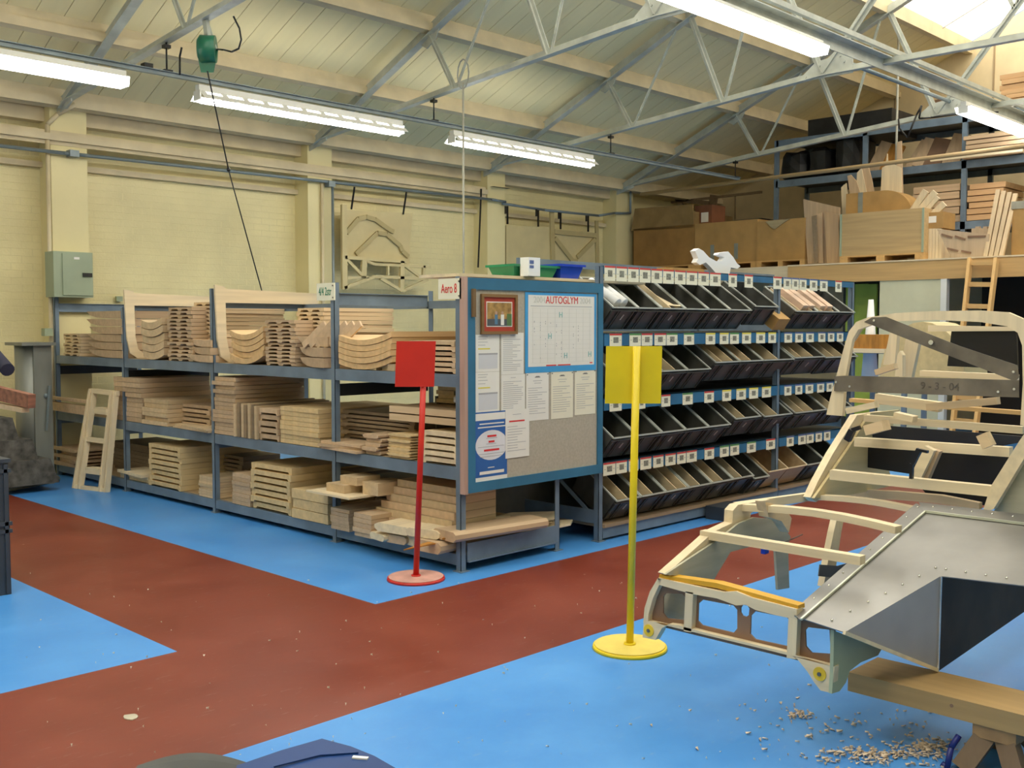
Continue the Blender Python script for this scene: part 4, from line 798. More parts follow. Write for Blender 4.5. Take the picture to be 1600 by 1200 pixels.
b = MB(); b.tube([pX(x, y, 4.7) for x, y in ((281, 117), (281, 88), (284, 74))], .010, 6); obj('flex', b, blackr, label='short black flex between the conduit and the leftmost truss', cat='cable')
obj('junction_clip', MB().box(4.45, 8.96, 3.912, 4.53, 9.04, 3.95), blackr, label='black clip on top of the lamp conduit left of the green reel', cat='clip')
b = MB(); b.tube([pX(x, y, 14.1) for x, y in ((1404, 186), (1405, 200), (1418, 215), (1432, 180))]+[pX(x, y, 14.1) for x, y in ((1440, 165), (1436, 185), (1455, 184), (1500, 178), (1560, 175))], .012, 6); obj('loose_cable', b, blackr, label='loose dark cable looped over the plate of the farthest truss', cat='cable')

# ------------------------------------------------------------------ raised storage deck
XM = 14.2
def mp(x, y, X=XM): return pX(x, y, X)
zt = mp(1240, 415).z
dk = thing('storage_deck', (XM, 7, 0), 'raised timber storage deck across far end of the workshop', 'platform')
obj('deck_boards', MB().box(XM+.04, -1, zt-.04, XG-.005, YW-.005, zt), plyY, dk)
obj('edge_beam', MB().box(XM-.02, -1, zt-.27, XM+.04, mp(1232, 420).y, zt-.01), pineY, dk, label='orange pine edge beam'); obj('edge_beam', MB().box(XM-.0, mp(1232, 420).y, zt-.22, XM+.05, YW-.53, zt-.0), paleY, dk, label='paler edge beam')
obj('deck_lip', MB().box(XM-.03, -1, zt-.012, XM+.3, mp(1232, 420).y, zt+.008), paleY, dk)
a, c = mp(1374, 480), mp(1470, 480); obj('wall_panel', MB().box(XM+.0, c.y, 0, XM+.08, a.y, zt-.27), gablem if 0 else mat('pale_green_panel', (.66, .64, .44), .55, var=.03), dk); obj('panel_trim', MB().box(XM-.02, c.y-.08, 0, XM+.08, c.y, zt-.27), whitepaint, dk)
for yy in (c.y-2.2, -1.0): obj('support_post', MB().box(XM, yy, 0, XM+.1, yy+.1, zt-.27), pineZ, dk)
obj('opening_backing', MB().box(XG-1.6, c.y-3.5, 0, XG-1.5, c.y-.0, zt-.05), mat('opening_shade', (.02, .014, .01), .8), dk)  # near-black sheet stands in for the shade inside the opening
# lime doors under the deck, left of the panel
o = thing('lime_locker', mp(1345, 480, 15.2), 'lime green locker seen under the deck beyond the bin rack', 'locker')
for k, (x0, x1) in enumerate(((1322, 1334), (1336, 1354), (1355, 1369))):
    a, c = mp(x0, 444, 15.2), mp(x1, 500, 15.2); obj('door', MB().box(15.2, c.y, .2, 15.25, a.y, a.z), greenpaint, o)
a = mp(1318, 440, 15.26); c = mp(1372, 500, 15.26); obj('body', MB().box(15.26, c.y, 0, 15.7, a.y, a.z+.03), rackd, o)
# pallet boxes
def palbox(x0, x1, yt, yb, X, dep, ma, label, lid=None, tape=(), feet=True, name='pallet_box'):
    a, c = mp(x0, yt, X), mp(x1, yb, X); zb = zt+.115 if feet else zt+.002
    o = thing(name, ((X+dep/2), (a.y+c.y)/2, zt), label, 'box')
    obj('body', MB().box(X, c.y, zb, X+dep, a.y, a.z), ma, o)
    if feet:
        w = a.y-c.y; b = MB()
        obj('pallet_top', MB().box(X, c.y, zb-.022, X+dep, a.y, zb-.001), pineY, o)
        for f in (0, .45, .9): obj('pallet_block', MB().box(X, c.y+w*f, zt+.01, X+dep, c.y+w*f+w*.1, zb-.022), pineX, o)
    for f in tape: obj('tape', MB().box(X-.004, c.y+(a.y-c.y)*f, zb+.05, X, c.y+(a.y-c.y)*(f+.06), zb+.3), tapem, o)
    return o, a, c
palbox(990, 1085, 358, 415, 14.5, .7, cardd, 'darkest brown cardboard pallet box beside the last wall pillar')
o, a, c = palbox(1086, 1183, 350, 415, 14.5, .7, card, 'brown cardboard pallet box with grey tape, second along deck', tape=(.3, .68))
o, a, c = palbox(1183, 1257, 346, 412, 14.48, .7, card, 'brown pallet box with white label, third along deck')
b_ = mp(1217, 350, 14.495); obj('label_sticker', MB().box(14.494, b_.y-.14, b_.z-.06, 14.5, b_.y, b_.z), paperm, o); obj('flap', MB().prism([mp(x, y, 14.48) for x, y in ((1197, 346), (1235, 342), (1225, 348), (1212, 358), (1206, 356))], (-.02, 0, 0)), wood('flap', (.40, .32, .18), 'Y', 0), o)
o = thing('box_lid', mp(1035, 340, 14.5), 'slumped brown cardboard lid on the darkest pallet box', 'lid')
obj('panel', MB().prism([mp(x, y, 14.5) for x, y in ((992, 326), (1082, 319), (1084, 356), (986, 361))], (.03, 0, .0)), mat('lid_card', (.30, .19, .07), .7), o); obj('top', MB().box(14.53, mp(1082, 330, 14.5).y, mp(1082, 352, 14.5).z, 15.7, mp(992, 330, 14.5).y, mp(1082, 330, 14.5).z), mat('lid_card', (.30, .19, .07), .7), o)
o = thing('cardboard_box', mp(1096, 350, 14.7), 'small reddish box with white label on the second pallet box', 'box')
a, c = mp(1086, 322, 14.7), mp(1112, 352, 14.7); obj('body', MB().box(14.7, c.y, mp(1086, 350, 14.55).z, 15.1, a.y, a.z), mat('red_card', (.24, .09, .04), .7), o); obj('sticker', MB().box(14.695, (a.y+c.y)/2-.1, a.z-.28, 14.7, (a.y+c.y)/2+.04, a.z-.12), paperm, o)
# dim racking far left on the deck
o = thing('dim_rack', mp(1030, 300, 16.4), 'dim jumbled shelf of dark boards behind the left pallet boxes', 'shelf')
for k, (p, q, w) in enumerate([((995, 300), (1015, 330), .12), ((1000, 322), (1190, 300), .04), ((1035, 290), (1045, 325), .14), ((1048, 288), (1066, 325), .1), ((1060, 312), (1110, 318), .08), ((1116, 305), (1112, 330), .15), ((1012, 306), (1035, 308), .1)]): obj('board', MB().bar(mp(*p, 16.2), mp(*q, 16.2), w, .05, (1, 0, 0)), oldX, o)
obj('shelf', MB().box(16.0, mp(1200, 340, 16.2).y, mp(1100, 352, 16.2).z, 16.9, mp(990, 340, 16.2).y, mp(1100, 350, 16.2).z), rackd, o)
for yy in (mp(1200, 340, 16.2).y, mp(992, 340, 16.2).y-.05): obj('leg', MB().box(16.2, yy, zt, 16.25, yy+.05, mp(1100, 350, 16.2).z), rackd, o)
# blue grey rack on the deck
XR = 15.3
dr = thing('deck_rack', (XR+.4, mp(1505, 300, XR).y, zt), 'tall blue grey rack on the raised deck full of boards and dark bags', 'rack')
ys = [mp(1212, 300, XR).y, mp(1350, 300, XR).y, mp(1505, 300, XR).y, mp(1505, 300, XR).y-2.4]
zs = [mp(1400, 340, XR).z, mp(1505, 268, XR).z, mp(1505, 190, XR).z]
for y in ys:
    for X in (XR, XR+1.0): obj('post', MB().box(X, y-.035, zt, X+.05, y+.035, zs[2]+.1), rackm, dr)
zsh = [mp(1505, 345, XR).z, mp(1505, 250, XR).z, mp(1505, 178, XR).z]
for z in zsh:
    for X in (XR, XR+1.0): obj('beam', MB().box(X, ys[-1], z-.12, X+.04, ys[0], z-.01), rackm, dr)
    obj('shelf_board', MB().box(XR+.05, ys[-1], z-.03, XR+1.0, ys[0], z-.01), rackd, dr)
def onrack(x0, x1, yt, zb, dep, ma, label, n=1, cat='board', group=None, name='board_stack', X=XR+.03, style='box'):
    a, c = mp(x0, yt, X), mp(x1, yt, X); h = (a.z-zb)/n
    for k in range(n):
        j = random.uniform(-.03, .03)*(n > 1); lb = label if n == 1 else label+', '+ORDL[k]+' from bottom'; b = MB().box(X+abs(j), c.y+j, zb+k*h+.001, X+dep, a.y+j, zb+(k+1)*h-.012*(n > 1)); obj(name, b, ma, label=lb, cat=cat, group=group)
onrack(1425, 1498, 292, zsh[0], .8, beeY, 'brown plank in the dusky stack left of the deck rack post', 5, name='wide_plank', group='dusky plank stack')
onrack(1512, 1568, 287, zsh[0], .8, wood('warm_plank', (.62, .38, .19), 'Y', .08), 'warm brown plank in the neat stack right of the deck rack post', 6, name='wide_plank', group='neat plank stack')
onrack(1506, 1600, 212, zsh[1], .8, beeY, 'pale plank in the stack under the right-hand bright lamp', 5, name='wide_plank', group='plank stack under lamp', X=XR-.1)
onrack(1455, 1600, 242, zsh[1], .06, paleY, 'long pale strip at the shelf edge under the right-hand lamp', 2, name='long_strip', group='pale strips under lamp', X=XR-.2)
for k, (p, q, w, ma) in enumerate([((1368, 250), (1385, 222), .3, beeZ), ((1385, 248), (1398, 225), .22, orangep), ((1420, 246), (1440, 218), .12, beeZ), ((1440, 250), (1455, 216), .3, beeZ), ((1455, 250), (1468, 215), .25, hardb), ((1485, 245), (1498, 208), .25, beeZ)]):
    b = MB(); b.bar(V((XR+.3, mp(*p, XR+.3).y, zsh[1])), V((XR+.45, mp(*q, XR+.3).y, mp(*q, XR+.3).z)), w, .04, (1, 0, 0)); obj('leaning_board', b, ma, label=['brown', 'orange', 'narrow brown', 'wide brown', 'dark red-brown', 'tall brown'][k]+' board leaning on upper deck rack shelf', cat='board')
for k, (x0, x1, yt) in enumerate([(1216, 1262, 238), (1262, 1300, 232), (1300, 1345, 212), (1270, 1400, 190)]):
    a, c = mp(x0, yt, XR+.2), mp(x1, yt, XR+.2); zb = zsh[1] if k < 3 else zsh[1]+.55
    b = MB()
    n = 12; cc = V((XR+.5, (a.y+c.y)/2, zb)); rx, ry, rz = .42, (a.y-c.y)/2, (a.z-zb); kk = len(b.v)
    pw = lambda v, e: math.copysign(abs(v)**e, v)
    for ii in range(7):
        t = math.pi*ii/6
        for jj in range(n):
            q = 2*math.pi*jj/n; r_ = 1 + random.uniform(-.13, .08)
            b.v.append(cc+V((rx*pw(math.sin(t), .5)*pw(math.cos(q), .6)*r_, ry*pw(math.sin(t), .5)*pw(math.sin(q), .6)*r_, rz*(.5+.5*pw(math.cos(t), .6)*(r_ if ii < 3 else 1)))))
    for ii in range(6):
        for jj in range(n): b.f.append([kk+ii*n+jj, kk+(ii+1)*n+jj, kk+(ii+1)*n+(jj+1) % n, kk+ii*n+(jj+1) % n]); b.m.append(0); b.sm.append(False)
    if k == 3: b = MB().box(XR+.05, c.y, zb, XR+.95, a.y, a.z)
    obj('dark_bag', b, darkm, label=['leftmost black bag on upper deck rack shelf', 'middle black bag on upper deck rack shelf', 'tall black bag at the deck rack post', 'flat black bundle above the bags on the deck rack'][k], cat='bag')
a = mp(1440, 150, 16.6); b = MB(); b.prism([mp(x, y, 16.4) for x, y in ((1455, 158), (1512, 143), (1535, 172), (1530, 178), (1440, 182))], (.04, 0, 0)); obj('dark_sheet', b, hardb, label='dark brown panel standing on top of the deck rack', cat='panel')
for k, (x0, y0, x1, y1) in enumerate([(1565, 116, 1640, 138), (1572, 139, 1640, 160)]):
    a, c = mp(x0, y0, XR+.1), mp(x1, y1, XR+.1)
    for i in range(4): zz = c.z+(a.z-c.z)*i/4; obj('roll_board', MB().box(XR+.1+.02*(i % 2), c.y, zz, XR+.8, a.y+.03*(i % 2), zz+(a.z-c.z)/4-.008), wood('warm_plank', (.62, .38, .19), 'Y', .08), label='warm board in the %s bundle stacked high at right edge, %s from bottom' % (('upper', 'lower')[k], ORDL[i]), cat='board', group='%s bundle at right edge' % ('upper', 'lower')[k])
obj('high_shelf', MB().box(XR+.0, mp(1640, 170, XR).y, mp(1600, 164, XR).z, XR+.9, mp(1548, 170, XR).y, mp(1600, 161, XR).z), whitepaint, label='white shelf board high at right carrying the bundles', cat='shelf')
# crate and clutter in front of the deck rack
o, a, c = palbox(1313, 1443, 335, 398, 14.35, .75, wood('crate_ply', (.52, .36, .17), 'Y', 0), 'big plywood crate standing on a pallet on the deck', name='plywood_crate')
obj('corner_strip', MB().box(14.34, a.y-.03, zt+.115, 14.35, a.y, a.z), cabm, o); obj('corner_strip', MB().box(14.34, c.y, zt+.115, 14.35, c.y+.03, a.z), cabm, o)
b = MB(); a1, c1 = mp(1322, 303, 14.6), mp(1380, 334, 14.6); zc = mp(1380, 334, 14.35).z; N = 10
r = (a1.z-zc); cy = c1.y; pts = [(14.6, a1.y, zc), (14.6, a1.y, a1.z)]+[(14.6, cy-.35*math.sin(t)*1.2, zc+r*math.cos(t)) for t in [i*math.pi/2/N for i in range(N+1)]]; b.prism(pts, (.4, 0, 0)); oo = obj('cardboard_roll', b, card, label='bulging cardboard sheet curved over the plywood crate', cat='cardboard', loc=(14.8, cy, zc))
obj('tape', MB().box(14.59, mp(1348, 320, 14.6).y, zc, 14.6, mp(1341, 320, 14.6).y, a1.z), tapem, oo)
for k, (pts) in enumerate([[(1316, 335), (1314, 293), (1322, 286), (1327, 335)], [(1328, 305), (1324, 275), (1329, 273), (1338, 283), (1344, 302)], [(1338, 302), (1339, 270), (1346, 262), (1354, 300)], [(1344, 262), (1356, 258), (1362, 282), (1370, 330), (1358, 330)], [(1376, 303), (1378, 262), (1392, 255), (1408, 262), (1409, 300), (1406, 318)], [(1398, 330), (1402, 222), (1408, 220), (1411, 330)], [(1372, 330), (1386, 240), (1392, 330)]]):
    b = MB(); b.prism([mp(x, y, 14.95+.01*k) for x, y in pts], (.03, 0, 0)); obj('cut_template', b, beeZ if k % 2 else paleZ, label=['tall narrow strip at left behind', 'forked pale template behind', 'slim brown template behind', 'hooked brown template behind', 'widest notched pale template behind', 'tall thin upright template behind', 'short angled template behind'][k]+' the curved cardboard', cat='template', group='templates behind curved cardboard')
for k, (p, q, w) in enumerate([((1424, 333), (1447, 298), .09), ((1434, 333), (1462, 300), .09), ((1445, 333), (1466, 308), .06), ((1458, 335), (1476, 318), .09)]):
    obj('light_stick', MB().bar(mp(*p, 14.6), mp(*q, 14.6), w, .04, (1, 0, 0)), paleZ, label=['first', 'second', 'third', 'last'][k]+' pale stick from the left jutting out of the plywood crate', cat='timber')
a, c = mp(1443, 333, 14.5), mp(1474, 356, 14.5); o = thing('cardboard_box', (14.7, (a.y+c.y)/2, c.z), 'small cardboard box with white label right of plywood crate', 'box')
obj('body', MB().box(14.5, c.y, c.z, 14.9, a.y, a.z), card, o); obj('sticker', MB().box(14.495, c.y+.1, c.z+.08, 14.5, c.y+.28, c.z+.17), paperm, o)
for k in range(5): a, c = mp(1447+k*5, 357, 14.5), mp(1450.5+k*5, 406, 14.5); obj('packed_strip', MB().box(14.5, c.y, zt+.005, 14.8, a.y, a.z-.002), paleZ, label='upright slat under the small labelled box, '+ORDL[k]+' from left', cat='timber', group='upright slats under box')
b = MB(); b.prism([mp(x, y, 14.35) for x, y in ((1464, 358), (1545, 366), (1545, 404), (1488, 406))], (.05, 0, 0)); o = obj('slotted_template', b, wood('rosy_ply', (.56, .42, .28), 'Z', .05), label='fan-shaped ply panels with slots leaning on the deck', cat='panel')
for p, q in [((1471, 366), (1488, 371)), ((1492, 369), (1508, 374)), ((1480, 388), (1497, 392)), ((1502, 392), (1517, 395)), ((1512, 370), (1540, 369))]: obj('slot', MB().bar(mp(*p, 14.34), mp(*q, 14.34), .025, .012, (1, 0, 0)), hardb, o)
for k in range(5): a, c = mp(1518+k*6, 357-3*(k % 2), 14.5), mp(1523+k*6, 404, 14.5); obj('rosy_board', MB().box(14.5, c.y, zt+.005, 14.56, a.y, a.z), wood('rosy_ply', (.56, .42, .28), 'Z', .05), label='upright rosy board behind fan-shaped panel, '+ORDL[k]+' from left', cat='board', group='rosy boards')
for k in range(4): obj('leaning_stick', MB().bar(mp(1540+k*8, 403, 14.3), mp(1560+k*9, 297+2*k, 14.6), .055, .04, (1, 0, 0)), ashZ, label=['leftmost', 'second from left', 'third from left', 'rightmost'][k]+' long slat leaning beside the deck ladder', cat='timber', group='long leaning slats')
a, c = mp(1582, 315, 14.5), mp(1640, 400, 14.5); o = thing('cardboard_box', (14.8, (a.y+c.y)/2, zt), 'brown box at right edge of deck with grey top band', 'box')
obj('body', MB().box(14.5, c.y, zt+.002, 15.1, a.y, a.z-.1), card, o); obj('lid', MB().box(14.49, c.y, a.z-.1, 15.1, a.y+.01, a.z), mat('grey_lid', (.38, .36, .28), .6), o)
# leaning ply sheets left of crate
for k, (pts, ma) in enumerate([([(1255, 311), (1312, 324), (1312, 411), (1262, 412)], beeZ), ([(1276, 335), (1284, 332), (1286, 411), (1279, 411)], beeZ), ([(1288, 330), (1310, 336), (1312, 411), (1292, 411)], wood('warm_plank', (.50, .33, .18), 'Z', .05)), ([(1268, 338), (1276, 336), (1278, 411), (1272, 411)], oldX)]):
    b = MB(); b.prism([mp(x, y, 14.5-.05*k) for x, y in pts], (.02, 0, 0)); obj('leaning_sheet', b, ma, label=['largest rosy ply sheet', 'thin strip sheet', 'warm rolled-looking sheet', 'dark narrow sheet'][k]+' leaning left of the plywood crate', cat='plywood sheet')
# ladder to the deck
o = thing('ladder', (13.8, mp(1535, 480).y, 0), 'pale wooden ladder rising to the raised deck', 'ladder')
l0, l1, r0, r1 = mp(1504, 520, 13.6), mp(1516, 405, 14.1), mp(1543, 520, 13.6), mp(1557, 405, 14.1)
def ext(p, q): return q+(p-q)*((q.z)/(q.z-p.z))
L0, R0 = ext(l0, l1), ext(r0, r1)
L0.z = R0.z = 0
obj('stile', MB().bar(L0, l1, .04, .09, (1, 0, 0)), pineZ, o); obj('stile', MB().bar(R0, r1, .04, .09, (1, 0, 0)), pineZ, o)
for k in range(9): f = .06+k*.115; obj('rung', MB().bar(L0.lerp(l1, f), R0.lerp(r1, f), .05, .06), pineY, o)
# low clutter beyond the bin rack
o = thing('work_bench', (11.5, 5.0, 0), 'grey workbench beyond the bin rack with orange box on it', 'workbench')
a, c = pX(1318, 545, 11.6), pX(1420, 545, 11.6); obj('top', MB().box(11.6, c.y, a.z-.05, 12.3, a.y, a.z), rackm, o)
for yy in (c.y+.05, a.y-.1): 
    for X in (11.65, 12.2): obj('leg', MB().box(X, yy, 0, X+.05, yy+.05, a.z-.05), rackm, o)
a, c = pX(1334, 520, 11.5), pX(1380, 545, 11.5); o = thing('open_box', (11.6, (a.y+c.y)/2, c.z), 'orange wooden box seen through the frame opening', 'box'); obj('body', MB().box(11.5, c.y, c.z, 11.8, a.y, a.z-.02), orangep, o); obj('lip', MB().box(11.48, c.y-.02, c.z-.05, 11.82, a.y+.02, c.z), paleY, o)
b = MB(); a = pX(1361, 468, 11.9); b.cyl(V((a.x, a.y, .95)), a, .10, 16, r2=.03); obj('white_cone', b, whitem, label='white tapered cone standing on bench beyond the frame', cat='cone')

# ------------------------------------------------------------------ wooden car body frame (front one)
XT = 3.552; YL = 2.62; YRr = 1.95
def ct(x, y, X=XT): return pX(x, y, X)
body = thing('car_body_frame', (4.2, 2.3, .26), 'unfinished ash car body frame tail with sheet aluminium wheel arch, nearest one', 'car body frame')
H = [[(1040, 927), (1066, 928), (1072, 934), (1073, 962), (1068, 969), (1042, 966), (1036, 958), (1036, 932)],
     [(1098, 937), (1146, 946), (1152, 953), (1152, 982), (1146, 989), (1097, 977), (1090, 970), (1091, 943)],
     [(1160, 945), (1168, 946), (1171, 951), (1170, 961), (1166, 964), (1160, 962), (1157, 957), (1157, 950)],
     [(1180, 955), (1230, 965), (1238, 974), (1237, 1004), (1230, 1010), (1180, 999), (1172, 991), (1173, 962)],
     [(1262, 978), (1300, 982), (1300, 1026), (1268, 1022), (1259, 1012), (1258, 985)]]
out = [(1029, 903), (1245, 955), (1304, 975), (1304, 1045), (1200, 1020), (1008, 975), (1012, 940)]
out = [(1029, 903), (1245, 955), (1304, 972), (1304, 1046), (1008, 973), (1013, 935)]
H[4] = [(1262, 980), (1296, 984), (1298, 1022), (1268, 1020), (1259, 1010), (1258, 985)]
obj('rear_panel', MB().prism([ct(x, y, XT+.03) for x, y in out], (.008, 0, 0), holes=[[ct(x, y, XT+.03) for x, y in h] for h in H]), hardb, body, label='brown rear panel with cut-out windows')
rail = [(1006, 969), (1060, 982), (1180, 1011), (1304, 1042), (1302, 1066), (1300, 1083), (1282, 1079), (1272, 1066), (1262, 1050), (1246, 1030), (1225, 1018), (1150, 1000), (1100, 988), (1060, 977), (1045, 975), (1034, 982), (1024, 1000), (1004, 996)]
obj('bottom_rail', MB().prism([ct(x, y) for x, y in rail], (.035, 0, 0)), paleY, body)
obj('top_rail', MB().prism([ct(x, y) for x, y in ((1028, 903), (1130, 925), (1150, 924), (1175, 934), (1245, 952), (1245, 968), (1215, 962), (1180, 953), (1165, 945), (1150, 946), (1120, 935), (1080, 928), (1030, 914))], (.045, 0, 0)), paleY, body)
obj('mustard_strip', MB().prism([ct(x, y, XT+.01) for x, y in ((1030, 898), (1120, 911), (1247, 946), (1247, 953), (1120, 919), (1030, 904))], (.05, 0, 0)), mustard, body)
obj('corner_panel', MB().prism([ct(x, y, XT+.12) for x, y in ((1038, 915), (1088, 925), (1088, 972), (1034, 968))], (.01, 0, 0)), plygrey, body)
obj('edge_rib', MB().prism([ct(x, y) for x, y in ((1028, 903), (1034, 905), (1020, 935), (1013, 960), (1012, 975), (1005, 973), (1007, 950), (1015, 925))], (.09, 0, 0)), paleZ, body)
for x0, x1, y0, y1 in ((1071, 1083, 924, 986), (1232, 1246, 965, 1028)): obj('upright', MB().prism([ct(x, y) for x, y in ((x0, y0), (x1, y0+2), (x1-3, y1+2), (x0-3, y1))], (.035, 0, 0)), paleZ, body)
for x, y in ((1014, 985), (1281, 1053)): p = ct(x, y); obj('yellow_disc', MB().cyl(p, p+V((-.004, 0, 0)), .026, 20).cyl(p+V((-.004, 0, 0)), p+V((-.008, 0, 0)), .008, 8, m=1), [mat('disc_yellow', (.80, .55, .03), .5), inkd], body)
# left side: pale edge and greyed ply wheel arch
def cy_(x, y, Y=YL): return pY(x, y, Y)
obj('side_edge', MB().prism([cy_(x, y) for x, y in ((1028, 894), (1103, 828), (1131, 815), (1132, 796), (1140, 787), (1190, 779), (1204, 786), (1190, 792), (1170, 794), (1160, 800), (1158, 815), (1140, 832), (1118, 842), (1034, 897))], (0, -.045, 0)), paleX, body)
obj('wheel_arch', MB().prism([cy_(x, y, YL-.05) for x, y in ((1036, 897), (1120, 842), (1150, 818), (1175, 808), (1200, 810), (1220, 822), (1232, 838), (1228, 850), (1230, 918), (1212, 921), (1208, 858), (1175, 852), (1138, 862), (1112, 905))], (0, -.012, 0)), plygrey, body, label='greyed plywood wheel arch with long leg')
obj('clamp', MB().bar(cy_(1192, 862, YL-.1), cy_(1198, 860, YL-.1), .022, .022), bluet, body); obj('clamp_rod', MB().bar(cy_(1196, 860, YL-.1), cy_(1254, 835, YL-.14), .004, .004), steelp, body)
obj('seat_block', MB().prism([cy_(x, y, YL-.12) for x, y in ((1180, 782), (1212, 790), (1222, 808), (1218, 830), (1206, 812), (1186, 806))], (0, -.05, 0)), ashX, body)
# cross members
def cross(x0, y0, xe, w, h, name='cross_member', ma=paleY, X=None, bow=0., Y0=None):
    p = cy_(x0, y0) if X is None else pX(x0, y0, X); Yr = pX(xe, y0+30, p.x).y
    n = 6; P = [V((p.x+bow*math.sin(math.pi*i/n), p.y+(Yr-p.y)*i/n, p.z+.6*bow*math.sin(math.pi*i/n))) for i in range(n+1)]; b = MB()
    for a_, b__ in zip(P, P[1:]): b.bar(a_, b__, w, h)
    return obj(name, b, ma, body)
cross(1098, 834, 1348, .045, .035); cross(1150, 792, 1404, .05, .03, bow=.03); cross(1262, 776, 1436, .05, .025, bow=.02)
p = cy_(1262, 776)
obj('side_rail', MB().bar(cy_(1150, 792), p, .03, .04), paleX, body)
for q in ([(1296, 800), (1290, 830), (1284, 870), (1276, 915), (1262, 915), (1270, 870), (1278, 830), (1285, 800)], ):
    obj('curved_strut', MB().prism([cy_(x, y, 2.25) for x, y in [(x+15, y) for x, y in q]], (0, -.03, 0)), paleZ, body)
obj('steel_plate', MB().prism([cy_(x, y, 2.2) for x, y in ((1280, 882), (1308, 884), (1322, 880), (1326, 886), (1308, 903), (1278, 900))], (0, -.004, 0)), steelp, body)
# aluminium deck panel
P1 = ct(1240, 962, XT); P2_ = cy_(1440, 790, P1.y); nn = (P2_-P1).cross(V((0, 1, 0))).normalized()
def pl(x, y): d = ray(x, y); return EYE+d*(((P1-EYE).dot(nn))/d.dot(nn))
A, B_ = pl(1320, 988), pl(1470, 900); C_ = pX(1465, 1050, B_.x); C_.z = max(C_.z, .243)
n2 = nn if nn.z > 0 else -nn
pan = [P1, P2_, pl(1600, 811), pl(1660, 819), pl(1660, 926), pl(1600, 915), B_, A]
obj('deck_panel', MB().prism(pan, -n2*.004), alu, body, label='riveted sheet aluminium deck panel')
fl_ = [pl(1240, 962), pl(1440, 790), pl(1445, 797), pl(1250, 966)]
b = MB(); b.prism([pl(1236, 958)+n2*.001, pl(1432, 787)+n2*.001, pl(1446, 798)+n2*.001, pl(1250, 969)+n2*.001], n2*.003); b.prism([pl(1436, 786)+n2*.001, pl(1660, 812)+n2*.001, pl(1660, 826)+n2*.001, pl(1442, 800)+n2*.001], n2*.004); obj('flange', b, alu, body)
obj('bead', MB().bar(pl(1252, 970)+n2*.006, pl(1446, 801)+n2*.006, .008, .008).bar(pl(1446, 801)+n2*.006, pl(1660, 828)+n2*.006, .014, .01), mat('pale_bead', (.62, .64, .52), .3, metal=.3), body)
b = MB()
for i in range(10): f = i/9; p = pl(1248, 958).lerp(pl(1434, 794), f)+n2*.004; b.ball(p, .0055, n=6)
for i in range(7): p = pl(1458, 794).lerp(pl(1650, 817), i/6)+n2*.005; b.ball(p, .0055, n=6)
for i in range(7): p = pl(1300, 970).lerp(pl(1462, 888), i/6)+n2*.002; b.ball(p, .0055, n=6)
for i in range(6): p = pl(1478, 890).lerp(pl(1640, 914), i/5)+n2*.002; b.ball(p, .0055, n=6)
obj('rivet', b, screwm, body, kind='stuff')
obj('arch_side', MB().prism([A, B_, C_], (.003, 0.003, 0)), mat('lit_aluminium', (.40, .38, .38), .5, metal=.25, var=.06), body, label='triangular aluminium side of the wheel arch')  # paler than the deck sheet: bright reflection put into the colour
E1 = C_+V((1.9, .1, 0)); obj('arch_inner', MB().prism([B_+V((.004, .0, 0)), C_+V((.004, 0, 0)), E1, V((E1.x, E1.y, B_.z+.1))], (0, .004, 0)), mat('shaded_aluminium', (.050, .036, .022), .6, metal=0, spec=.15, var=.2), body, label='shaded inner face of the wheel arch')  # same arch metal, its shade painted in as near-black brown
obj('lower_batten', MB().bar(A+V((-.004, 0, 0)), C_+V((-.004, .0, .008)), .012, .014), paleY, body)
obj('fold_edge', MB().bar(B_+V((-.003, -.003, 0)), C_+V((-.003, -.003, 0)), .006, .006), screwm, body)
# right foot cheek: greenish side panel
cheek = [(1303, 985), (1320, 992), (1380, 1010), (1372, 1024), (1345, 1035), (1328, 1048), (1322, 1066), (1312, 1080), (1300, 1084), (1302, 1050)]
Yc = ct(1302, 1060).y
obj('cheek_panel', MB().prism([pY(x, y, Yc) for x, y in cheek], (0, .014, 0)), mat('sage_panel', (.40, .46, .32), .55, var=.06), body, label='sage green side cheek')
# plank and trestle under it
z_b = C_.z-.001
pl_ = thing('support_plank', (3.9, 1.2, z_b-.08), 'thick pine plank on trestle carrying aluminium side of car frame', 'plank')
a, c_2 = fl(1325, 1050, z_b), fl(1368, 1026, z_b); w_ = c_2.x-a.x
obj('plank', MB().box(a.x, -.6, z_b-.075, c_2.x, a.y-.0, z_b), wood('worn_pine', (.42, .27, .11), 'Y', 0), pl_)
obj('knot', MB().cyl((a.x, fl(1497, 1096, z_b-.03).y, z_b-.03), (a.x-.001, fl(1497, 1096, z_b-.03).y, z_b-.03), .007, 10), hardb, pl_)
tr = thing('trestle', (3.9, 1.1, 0), 'dark timber trestle under the pine plank, bottom right', 'trestle')
yt_ = fl(1540, 1140, z_b-.075).y
obj('head', MB().box(a.x+.01, yt_-.09, z_b-.125, c_2.x+.05, yt_+.06, z_b-.076), wood('worn_pine', (.36, .21, .09), 'X', 0), tr)
for sx in (0, 1):
    for sy in (0, 1):
        top = V((a.x+.04+sx*.16, yt_-.05+sy*.07, z_b-.12)); bot = V((a.x-.03+sx*.3, yt_-.12+sy*.2, 0)); obj('leg', MB().bar(bot, top, .07, .045, (1, 0, 0)), wood('dark_trestle', (.17, .11, .065), 'Z', .1), tr)
obj('hose', MB().tube([(a.x-.01, yt_+.10, z_b-.13), (a.x-.04, yt_+.115, z_b-.17), (a.x-.06, yt_+.12, z_b-.24), (a.x-.06, yt_+.14, .012)], .011, 8), bluecable, label='thin dark blue hose hanging beside the trestle', cat='hose')
